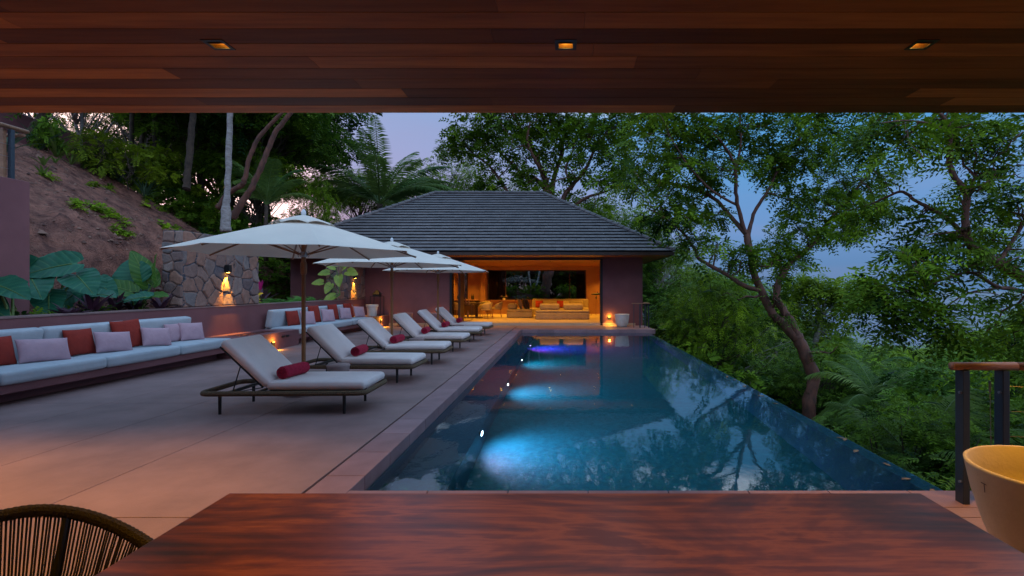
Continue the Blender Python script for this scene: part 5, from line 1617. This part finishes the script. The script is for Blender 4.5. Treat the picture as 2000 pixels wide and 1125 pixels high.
# ------------------------------------------------------------------ palms
def palm(name, label, base, crown, n, L_, seed, elev=(20, 85), droop=1.0, leaf=.55, trunk_r=.14, group=None, az=None, cat='palm', per=2, ws=1.0):
    r = np.random.default_rng(seed)
    t = thing(name, label, cat, tuple(base), group=group)
    b = MB(); tr = wiggle(np.array(base, float), np.array(crown, float), 6, .06, r)
    b.tube(tr, np.linspace(trunk_r, trunk_r * .8, 7), n=10); b.build('trunk', M['bark'], t, smooth=True, world=True)
    b = MB(); lb = MB()
    for i in range(n):
        a = (i * 2.399 + r.normal(0, .15)) if az is None else R(r.uniform(*az))
        e = R(r.uniform(*elev)); LL = L_ * r.uniform(.8, 1.1)
        hd = np.array([math.cos(a), math.sin(a), 0])
        K = 26; p = np.array(crown, float).copy(); pts = [p.copy()]; cur = e
        for k in range(K):
            cur -= R(1.2 + 4.6 * (k / K) ** 1.4) * (1.15 if e < R(60) else .8) * droop
            p = p + (hd * math.cos(cur) + np.array([0, 0, math.sin(cur)])) * LL / K
            pts.append(p.copy())
        pts = np.array(pts)
        b.tube(pts, np.linspace(.028, .006, K + 1) * L_ / 3, n=5)
        side = np.cross(hd, [0, 0, 1.0])
        tn = np.clip(r.normal(.4, .18), 0, 1)
        for k in range(3, K + 1):
            for s_ in np.linspace(0, 1, per, endpoint=False):
                if k == K and s_ > 0: continue
                q = pts[k] if k == K else pts[k] + (pts[k + 1] - pts[k]) * s_
                f = (k + s_) / K
                fw = unit(pts[min(k + 1, K)] - pts[k - 1])
                ll = leaf * math.sin(PI * min(1, .12 + f * .86)) ** .7 + .08
                for sg in (-1, 1):
                    d_ = unit(side * sg * .8 + fw * .65 + np.array([0, 0, -.25 + r.normal(0, .06)]))
                    w = unit(np.cross(d_, np.cross(side, fw) + .3 * side * sg)) * .016 * ws * L_ / 2.5
                    m_ = q + d_ * ll * .5; e_ = q + d_ * ll - np.array([0, 0, ll * .18])
                    lb.add([q - w * .5, q + w * .5, m_ + w, e_, m_ - w], [[0, 1, 2, 3, 4]], tint=tn + r.normal(0, .05))
    b.build('stalk', M['stalk'], t, world=True)
    lb.build('fronds', M['palm'], t, world=True)
    return t
c = P(742, 398, 30)
palm('palm_tree', 'large palm with tall feathery fronds left of the pavilion roof', (c[0], c[1], 2.0), c, 22, 5.2, 3, elev=(22, 88), droop=.66, leaf=.9, trunk_r=.20, per=2, ws=1.1)
c = P(1800, 930, 8.0)
palm('palm_tree', 'low palm with dark fronds below the right end of the pool', (c[0], c[1], -5), c, 14, 1.9, 4, elev=(15, 75), leaf=.5)
c = P(1720, 800, 14.5)
palm('palm_tree', 'palm on the slope between the big leaning tree and the railing', (c[0], c[1], -7), c, 14, 2.2, 5, elev=(15, 75), leaf=.5)
c = P(1690, 740, 22)
palm('palm_tree', 'small palm crown in the forest behind the big leaning tree', (c[0], c[1], -8), c, 14, 2.4, 6, elev=(10, 75), leaf=.5)
c = P(520, 400, 20)
palm('palm_tree', 'small palm on the hill edge behind the front parasol', (c[0], c[1], 2.6), c, 12, 2.2, 7, elev=(30, 80), leaf=.45, trunk_r=.08)

# strap leaved plants and small palms on the hill
def strap_plant(name, label, loc, n, L_, w, m, seed, spread=(25, 80), droop=1.0, group=None, cat='plant'):
    r = np.random.default_rng(seed)
    b = MB()
    for i in range(n):
        a = i * 2.399 + r.normal(0, .2); e = R(r.uniform(*spread)); LL = L_ * r.uniform(.7, 1.1)
        hd = np.array([math.cos(a), math.sin(a), 0]); side = np.array([-math.sin(a), math.cos(a), 0])
        p = np.zeros(3) + hd * .02; cur = e; K = 6; V = []
        for k in range(K + 1):
            f = k / K
            ww = w * (math.sin(PI * min(1, .18 + f * .82)) ** .8) * .5
            V += [p - side * ww, p + np.array([0, 0, -ww * .5]), p + side * ww]
            p = p + (hd * math.cos(cur) + np.array([0, 0, math.sin(cur)])) * LL / K
            cur -= R(11 * droop) * (.5 + f)
        F = [[k * 3 + j, k * 3 + j + 1, (k + 1) * 3 + j + 1, (k + 1) * 3 + j] for k in range(K) for j in range(2)]
        b.add(V, F)
    o = b.build(name, m, smooth=True, loc=tuple(loc))
    tag(o, label, cat, group)
    return o
def crest_at(px, Y0=11, Y1=23):
    best = None
    for Y in np.arange(Y0, Y1, .1):
        x = (px - 1105) / 1000 * Y; z = terrain(x, Y); e = (z - EYE) / Y
        if best is None or e > best[0]: best = (e, x, Y, z)
    return np.array(best[1:])
def on_hill(px, py_guess, Y0=9, Y1=24):
    """first ground point met along the view through px, py"""
    for Y in np.arange(Y0, Y1, .05):
        p = P(px, py_guess, Y)
        if terrain(p[0], p[1]) >= p[2]: return np.array([p[0], p[1], terrain(p[0], p[1])])
    return crest_at(px)
M['strap'] = mat('grey_green_strap_leaf', (.07, .13, .07), (.04, .09, .05), rough=.45, scale=6, transl=.2)
M['strap_y'] = mat('yellow_green_strap_leaf', (.16, .22, .04), (.09, .15, .03), rough=.45, scale=6, transl=.3)
HP = [(110, 292, 'strap_y', .95, .07, 11, 'yellow green fountain plant in front of the upper wall'), (140, 298, 'strap_y', .8, .07, 6, 'small upright yellow green plant beside the fountain plant'),
      (80, 268, 'strap', .9, .08, 14, 'dark strap leaved plant under the dark leaning trunk'), (8, 300, 'strap', 1.0, .08, 10, 'pale strap leaved plant at the left edge behind the railing'),
      (205, 332, 'strap', .95, .07, 15, 'olive strap leaved clump on the middle of the slope'), (232, 328, 'strap', .85, .06, 12, 'blue green strap leaved clump beside the olive clump'),
      (283, 355, 'strap', .85, .055, 16, 'upright grey green clump lower on the slope'), (352, 378, 'strap', .5, .06, 10, 'small pale rosette plant near the thick grey trunk'), (372, 385, 'strap_y', .4, .06, 7, 'tiny yellow green plant near the thick grey trunk'),
      (85, 322, 'strap_y', .32, .07, 6, 'tiny bright green sprout high on the slope'), (84, 345, 'strap_y', .32, .06, 6, 'tiny bright green sprout below the first sprout'), (108, 318, 'strap_y', .25, .06, 5, 'tiny yellowish sprout on the upper slope')]
for i, (px, py, m_, L_, w, n, lb) in enumerate(HP):
    strap_plant('strap_leaved_plant', lb, on_hill(px, py), n, L_ * 1.15, w, M[m_], 200 + i, spread=(35, 85), droop=.9)
for i, (px, py, s_, lb) in enumerate(((300, 335, .95, 'bright green shrub with arching branches at the crest of the slope'), (235, 300, .6, 'leafy shrub under the slim sunset trunks'), (330, 350, .8, 'small leafy shrub beside the thick grey trunk'),
                                      (175, 280, .6, 'leafy shrub behind the thin pale stem'), (395, 392, .6, 'low dark shrub at the foot of the pale straight trunk'), (60, 262, .6, 'low leafy shrub at the top left of the slope'))):
    p = on_hill(px, py)
    place([protoS, protoT][i % 2], p[0], p[1] + .4, p[2] + 1.9 * s_, lb, None, 2.4, zb=p[2] - .2, wide=.9 * s_, cat='shrub')
for i, (px, s_, lb) in enumerate(((262, .8, 'bright airy shrub at the crest below the slim trunks'), (300, 1.15, 'tallest bright airy shrub at the crest of the slope'), (338, .9, 'bright airy shrub touching the thick grey trunk'), (385, .7, 'bright low shrub right of the thick grey trunk'), (200, .7, 'bright airy shrub left of the slim trunks'), (430, .6, 'bright low shrub just left of the pale straight trunk'))):
    p = crest_at(px)
    place(protoU, p[0] + .2, p[1] - .4, p[2] + 2.1 * s_, lb, None, 2.2, zb=p[2] - .15, wide=.9, cat='shrub')
# low creeping patches of weeds
GP = [(190, 412, .9), (215, 420, .8), (150, 408, .4), (240, 440, .5), (225, 452, .45), (243, 462, .4), (312, 410, .6), (285, 392, .25), (283, 402, .2), (355, 425, .35), (370, 432, .4), (318, 444, .3), (420, 402, .35), (92, 348, .3), (180, 365, .3), (215, 372, .25), (395, 415, .3), (490, 432, .5), (500, 440, .5), (335, 455, .3), (262, 363, .2)]
WL = ['largest weed patch in the middle of the bare slope', 'broad weed patch touching the right side of the largest patch', 'thin weeds left of the largest patch on the slope', 'trailing weeds just below the largest patch', 'small weeds at the left of the trailing weeds', 'lowest trailing weeds over the rock face above the elephant ears',
      'weed tuft above the left top corner of the near stone wall', 'tiny weed sprout, upper of two right of the largest patch', 'tiny weed sprout, lower of two right of the largest patch', 'weeds on the slope behind the left rib of the front parasol', 'weeds on the orange soil right of the stone wall corner', 'weed tuft just over the top of the near stone wall',
      'small weeds at the foot of the pale straight trunk', 'small weeds right of the post of the upper railing', 'thin weeds high on the slope below the olive clump', 'thin weeds below the blue green clump', 'small weeds below the thick grey trunk', 'weeds at the right end of the slope beside the thicket', 'weeds farthest right on the slope under the thicket', 'small weeds behind the top of the near stone wall', 'faint weeds below the upright grey green clump']
for i, (px, py, s_) in enumerate(GP):
    p = on_hill(px, py)
    r = np.random.default_rng(300 + i); b = MB()
    s_ = s_ * .62; n = int(7 + 60 * s_)
    o_ = np.stack([r.normal(0, .20 * s_, n), r.normal(0, .32 * s_, n), np.zeros(n)], 1)
    o_[:, 2] = [terrain(p[0] + a[0], p[1] + a[1]) - p[2] + .03 + r.random() * .10 for a in o_]
    sprays(b, o_, unit(r.normal(0, 1, (n, 3)) * [1, 1, .3] + [.2, 0, .5]), 4, .16, .09, .55, r, tint_c=.6, tint_s=.2)
    tag(b.build('weed_patch', M['leaf_b'], loc=tuple(p)), WL[i], 'weeds', 'weed patches on the bare slope')
lt = MB(); r = np.random.default_rng(41)
for i in range(5200):
    y = r.uniform(6, 21.5); x = bank_x(y) - .3 - 7.5 * r.random() ** 1.2
    z = terrain(x, y); s_ = r.uniform(.015, .05) * (1 if r.random() > .05 else 2.4)
    if r.random() < .35:      # twig
        a = r.uniform(0, PI); L_ = r.uniform(.05, .22); dx, dy = math.cos(a) * L_, math.sin(a) * L_
        lt.tube([(x, y, z + .01), (x + dx, y + dy, terrain(x + dx, y + dy) + .015)], [.006, .003], n=3, cap=False, tint=r.uniform(.4, 1))
    else:
        k = 5; V_ = [(x + s_ * r.uniform(.6, 1.2) * math.cos(j / k * 2 * PI), y + s_ * r.uniform(.6, 1.2) * math.sin(j / k * 2 * PI), z - .01) for j in range(k)] + [(x, y, z + s_ * r.uniform(.5, 1.0))]
        lt.add(V_, [[j, (j + 1) % k, k] for j in range(k)], tint=r.uniform(0, 1))
M['litter'] = mat('soil_litter', (1, 1, 1), rough=.9, tint=(((.07, .03, .025), (.26, .14, .10)), 'MULTIPLY'))
tag(lt.build('slope_litter', M['litter']), 'clods stones and dry twigs scattered over the bare red slope', 'litter', kind='stuff')
# ------------------------------------------------------------------ elephant ears in the planter behind the sofas
def ear_leaf(b, base, tip_dir, up, L_, W, r):
    """heart shaped leaf; base point, axis, normal"""
    d = unit(np.array(tip_dir, float)); u = unit(np.array(up, float) - d * np.dot(up, d)); s = np.cross(d, u)
    nu, nv = 54, 20; V = []; TT = []
    for i in range(nu + 1):
        f = i / nu
        x = -0.22 + 1.22 * f
        hw = .5 * math.sin(PI * min(1, (f * .93 + .07)) ** .72) ** .65 * (1 - .15 * f) if f < 1 else 0.0
        for j in range(nv + 1):
            v = -1 + 2 * j / nv
            xx = x - .05 * (1 - abs(v)) * (f < .15)
            y = v * hw
            notch = .20 * max(0, 1 - abs(v) * 3.0) * max(0, 1 - f * 3.5)
            xx += notch
            ph = f * 8 - abs(v) * 1.5
            z = -.22 * (x ** 2) * .8 + .16 * abs(v) ** 1.1 * hw + .020 * abs(math.sin(PI * ph)) * abs(v) ** .5 * hw * 2 + .018 * math.sin(f * 19 + v * 2) * abs(v) ** 3
            vein = max(0, 1 - abs((ph + .5) % 1 - .5) / .10) * .8 if abs(v) < .95 else 0
            if abs(v) < .08: vein = 1
            TT.append(vein)
            V.append(np.array(base) + d * xx * L_ + s * y * W + u * z * L_)
    F = [[i * (nv + 1) + j, (i + 1) * (nv + 1) + j, (i + 1) * (nv + 1) + j + 1, i * (nv + 1) + j + 1] for i in range(nu) for j in range(nv)]
    b.add(V, F, tint=np.array(TT))
def ear_plant(label, root, leaves, seed, m='ear', name='elephant_ear_plant', sm='stalk'):
    r = np.random.default_rng(seed)
    t = thing(name, label, 'plant', tuple(root))
    st_ = MB()
    for (lx, ly, lz, dx, dy, dz, ux, uy, uz, L_, W, mm) in leaves:
        b = MB(); base = np.array([lx, ly, lz])
        ear_leaf(b, base, (dx, dy, dz), (ux, uy, uz), L_, W, r)
        b.build('leaf', M[mm or m], t, smooth=True, world=True)
        k = np.linspace(0, 1, 9)[:, None]
        rt = np.array(root) + r.normal(0, .04, 3) * [1, 1, 0]
        mid = (rt + base) / 2 + np.array([0, 0, .18])
        pts = (1 - k) ** 2 * rt + 2 * k * (1 - k) * mid + k ** 2 * base
        st_.tube(pts, np.linspace(.028, .010, 9), n=7)
        # midrib
        d = unit(np.array([dx, dy, dz], float)); u = np.array([ux, uy, uz], float); u = unit(u - d * np.dot(u, d))
        xs_ = np.linspace(0, .9, 9)
        rib = [base + d * x * L_ + u * (-.22 * x * x * .8 + .012) * L_ for x in xs_]
        st_.tube(rib, np.linspace(.009, .003, 9), n=5)
    st_.build('stems', M[sm], t, smooth=True, world=True)
    return t
def lf(px, py, Y, d, u, L_, W, m=None):
    p = P(px, py, Y); return (p[0], p[1], p[2], *d, *u, L_, W, m)
ZS = .93
ear_plant('elephant ear plant at the far left in front of the tall retaining wall', P(30, 600, 7.95) * [1, 1, 0] + [-.05, 0, ZS - .1],
          [lf(-10, 555, 7.95, (1, -.15, -.25), (.15, -.5, 1), .62, .55), lf(-40, 590, 7.9, (.9, -.1, -.35), (0, -.6, 1), .5, .5), lf(25, 560, 8.1, (-.8, -.1, .1), (0, -.4, 1), .5, .5)], 1)
ear_plant('elephant ear plant with broad blue green leaves beside the tall wall edge', P(95, 600, 9.2) * [1, 1, 0] + [0, 0, ZS - .1],
          [lf(70, 545, 9.3, (.15, -.5, .75), (.8, -.55, -.2), .52, .62), lf(62, 545, 9.0, (.6, -.4, -.35), (.3, -.65, .8), .62, .62), lf(105, 525, 9.4, (-.1, .4, .7), (.3, -.9, .2), .45, .7),
           lf(140, 515, 9.3, (-.75, -.45, -.2), (.2, -.85, .55), .72, .6), lf(150, 538, 9.3, (.7, -.3, -.4), (.3, -.6, .8), .6, .6), lf(95, 575, 9.1, (.4, -.4, -.6), (.5, -.7, .4), .5, .5)], 2)
ear_plant('elephant ear plant with a ruffled edge in the middle of the planter', P(170, 600, 9.9) * [1, 1, 0] + [0, 0, ZS - .1],
          [lf(172, 548, 9.9, (.25, -.35, -.65), (.6, -.75, .2), .45, .62), lf(185, 552, 10.0, (.9, -.2, -.35), (.1, -.7, .8), .55, .5), lf(150, 570, 9.8, (-.3, -.5, -.55), (0, -.9, .5), .5, .55),
           lf(190, 575, 9.8, (.9, -.2, .02), (0, -.35, 1), .42, .4), lf(130, 590, 9.7, (.3, -.6, -.4), (.1, -.8, .5), .4, .45)], 3)
ear_plant('elephant ear plant with large upright leaves beside the near stone wall', P(265, 600, 10.7) * [1, 1, 0] + [0, 0, ZS - .1],
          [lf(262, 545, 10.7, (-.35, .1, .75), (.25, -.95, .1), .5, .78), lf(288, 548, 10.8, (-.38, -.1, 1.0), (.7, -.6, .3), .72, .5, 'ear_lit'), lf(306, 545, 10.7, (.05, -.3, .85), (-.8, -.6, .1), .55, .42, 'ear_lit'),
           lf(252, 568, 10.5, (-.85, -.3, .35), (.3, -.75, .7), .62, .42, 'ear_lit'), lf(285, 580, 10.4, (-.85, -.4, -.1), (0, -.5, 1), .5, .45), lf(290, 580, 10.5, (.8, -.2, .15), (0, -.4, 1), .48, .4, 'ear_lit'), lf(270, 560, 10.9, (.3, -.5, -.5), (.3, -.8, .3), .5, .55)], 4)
for i, (px, Y, L_) in enumerate(((165, 9.5, .55), (210, 10.3, .5), (300, 10.9, .5), (245, 10.5, .4), (118, 8.9, .4))):
    p = P(px, 600, Y)
    strap_plant('cordyline', ['burgundy', 'dark burgundy', 'purple', 'small burgundy', 'small purple'][i] + ' leaved plant among the elephant ears ' + ['left of the middle', 'in the middle', 'beside the stone wall', 'right of the middle', 'near the tall wall'][i], (p[0] + .15, p[1], ZS + .12), 15, L_, .09, M['cordyline'], 400 + i, spread=(15, 80), droop=.7)
gr = MB(); r = np.random.default_rng(9)
n = 420
o_ = np.stack([r.uniform(-9.3, -8.68, n), r.uniform(4.5, 11.1, n), np.full(n, .93) + r.random(n) * .18], 1)
sprays(gr, o_, unit(r.normal(0, 1, (n, 3)) + [0, 0, 1.2]), 4, .2, .10, .45, r, tint_c=.35)
tag(gr.build('ground_cover', M['leaf_a']), 'low green ground cover along the planter behind the near sofa', 'ground cover', kind='stuff')
# ferns and croton beyond the near stone wall
def fern(label, loc, seed, n=16, L_=.5, m='palm', group='ferns in the planter behind the far sofa'):
    r = np.random.default_rng(seed); lb = MB()
    for i in range(n):
        a = i * 2.399; e = R(r.uniform(35, 80)); LL = L_ * r.uniform(.7, 1.1)
        hd = np.array([math.cos(a), math.sin(a), 0]); side = np.array([-math.sin(a), math.cos(a), 0]); p = np.zeros(3); cur = e; K = 16; tn = np.clip(r.normal(.75, .15), 0, 1)
        for k in range(K):
            q = p.copy(); p = p + (hd * math.cos(cur) + np.array([0, 0, math.sin(cur)])) * LL / K; cur -= R(5.5)
            f = k / K; fw = unit(p - q); ll = .20 * L_ * math.sin(PI * (.15 + .83 * f)) + .01
            for sg in (-1, 1):
                d_ = unit(side * sg + fw * .35); w = fw * .014 * L_ * 1.6
                lb.add([q - w, q + w, q + d_ * ll + fw * .01], [[0, 1, 2]], tint=tn)
    return tag(lb.build('fern', M[m], loc=tuple(loc)), label, 'fern', group)
M['fern'] = leafmat('bright_fern_frond', (.04, .14, .03), (.17, .42, .08), transl=.35)
for i, y in enumerate((14.3, 14.9, 15.5, 16.1, 16.7, 17.3, 17.9, 18.5)):
    fern('green fern behind the far sofa, ' + ['first', 'second', 'third', 'fourth', 'fifth', 'sixth', 'seventh', 'last'][i] + ' from the near stone wall', (-8.95 + random.uniform(-.1, .1), y, ZS), 500 + i, L_=.62, m='fern')
croton_t = thing('croton', 'yellow leaved croton lit amber at the corner of the near stone wall', 'plant', (-8.85, 14.15, ZS))
b = MB(); r = np.random.default_rng(12); n = 90
o_ = np.stack([r.normal(0, .16, n), r.normal(0, .16, n), .22 + r.random(n) * .22], 1)
sprays(b, o_, unit(r.normal(0, 1, (n, 3)) + [0, 0, .8]), 2, .1, .14, .45, r); b.build('leaves', M['croton'], croton_t)
b = MB(); [b.tube([(0, 0, 0), (q[0] * .5, q[1] * .5, .15), (q[0], q[1], .3)], .006, n=4) for q in o_[:14]]; b.build('stem', M['bark'], croton_t)
light('garden_glow', 'POINT', (.12, -.1, .62), 3.0, (1, .62, .12), croton_t, size=.03)
strap_plant('bromeliad', 'dark burgundy bromeliad behind the far sofa', (-9.3, 15.6, 1.05), 14, .75, .08, M['cordyline'], 601, spread=(20, 70), droop=.6)
strap_plant('bromeliad_flower', 'magenta flower spike over the dark bromeliad', (-9.3, 15.6, 1.50), 4, .32, .09, M['magenta'], 602, spread=(70, 88), droop=.2)
# lime leaved tall plant beside the far stone wall
lp = thing('lime_leaved_plant', 'tall slender plant with big lime green leaves left of the far stone wall', 'plant', (-8.9, 18.3, ZS))
root = np.array([-8.65, 18.3, ZS])
b = MB(); b.tube([root, P(664, 575, 18.3), P(661, 550, 18.3), P(658, 530, 18.3)], [.03, .025, .02, .014], n=7)
Lv = [(652, 520, -.6, .35, .42), (672, 522, .5, .3, .36), (640, 532, -.8, -.1, .34), (680, 530, .7, -.15, .42), (662, 540, .1, -.6, .38), (645, 556, -.2, -.5, .36), (628, 551, -.9, -.05, .34), (652, 578, -.6, -.3, .42), (640, 590, -.7, -.4, .36), (668, 518, .1, .6, .36)]
for (px, py, dx, dz, L_) in Lv:
    q = P(px, py, 18.3 + random.uniform(-.2, .2)); a = P(662, min(575, py + 22), 18.3)
    b.tube([a, (a + q) / 2 + [0, 0, .05], q], .008, n=5)
    e = MB(); ear_leaf(e, q, (dx, -.3, dz), (random.uniform(-.2, .2), -.8, .6), L_, L_ * .95, np.random.default_rng(px)); e.build('leaf', M['lime'], lp, smooth=True, world=True)
b.build('stem', M['stalk'], lp, smooth=True, world=True)
light('garden_glow', 'SPOT', (.55, -.55, .05), 26, (.95, .9, .35), lp, rot=(R(150), R(20), 0), size=.03, spot=60)

# undergrowth filling the slope outside the pool
ug = MB(); r = np.random.default_rng(77); n = 5200
X = 3.4 + 14 * r.random(n) ** 1.6; Yv = r.uniform(3.3, 34, n)
Z = np.array([terrain(a, c) for a, c in zip(X, Yv)]) + r.random(n) * 1.6
sprays(ug, np.stack([X, Yv, Z], 1), unit(r.normal(0, 1, (n, 3)) + [0, 0, .8]), 4, .5, .26, .5, r, tint_c=.4, tint_s=.2)
tag(ug.build('undergrowth', M['leaf_a']), 'tangled green undergrowth on the slope below the pool', 'undergrowth', kind='stuff')
# vines covering the dark thicket on the hill edge
ug = MB(); n = 2600
Yv = r.uniform(20.5, 27, n); X = -11.9 - r.random(n) * 6; Z = np.array([terrain(a, c) for a, c in zip(X, Yv)]) + r.random(n) ** 1.5 * 1.4
sprays(ug, np.stack([X, Yv, Z], 1), unit(r.normal(0, 1, (n, 3)) + [0, 0, .8]), 4, .4, .18, .5, r, tint_c=.4, tint_s=.2)
tag(ug.build('thicket', M['leaf_a']), 'green thicket at the foot of the hill trees behind the parasols', 'thicket', kind='stuff')
# small house down the slope
h = thing('distant_house', 'small plum house half hidden in the trees behind the railing', 'house', tuple(P(1865, 860, 22)))
b = MB(); c = P(1865, 860, 22); b.box(c[0] - 1.0, c[0] + 2.2, c[1], c[1] + 3, c[2] - 3, c[2] + .5); b.build('wall', M['plum_in'], h, world=True)
b = MB(); b.box(c[0] - 1.4, c[0] + 2.6, c[1] - .4, c[1] + 3.4, c[2] + .5, c[2] + .7); b.build('roof', M['tile'], h, world=True)
ORD = ['first', 'second', 'third', 'fourth', 'fifth', 'sixth', 'seventh', 'eighth', 'ninth', 'tenth', 'eleventh', 'twelfth', 'thirteenth', 'fourteenth']
for grp in ('dark trees on the hill behind the parasols', 'thin trees against the sunset on the left hill', 'pale green trees behind the pavilion roof', 'dark trees seen through the pavilion window', 'shrubs under the pavilion window', 'dense green trees on the slope just outside the pool edge', 'bottles on the pavilion counter', 'bottles on the bar cart', 'ceiling lights inside the pavilion', 'downlights under the pavilion eave'):
    ms = sorted([o for o in col.objects if o.get('group') == grp], key=lambda o: o.location.x / o.location.y)
    for i, o in enumerate(ms):
        if i < len(ORD): o['label'] = o['label'] + ', ' + ORD[i] + ' from the left'
for pr in (protoA, protoB, protoC, protoD, protoS, protoT, protoU):
    assert pr.name in used, pr.name
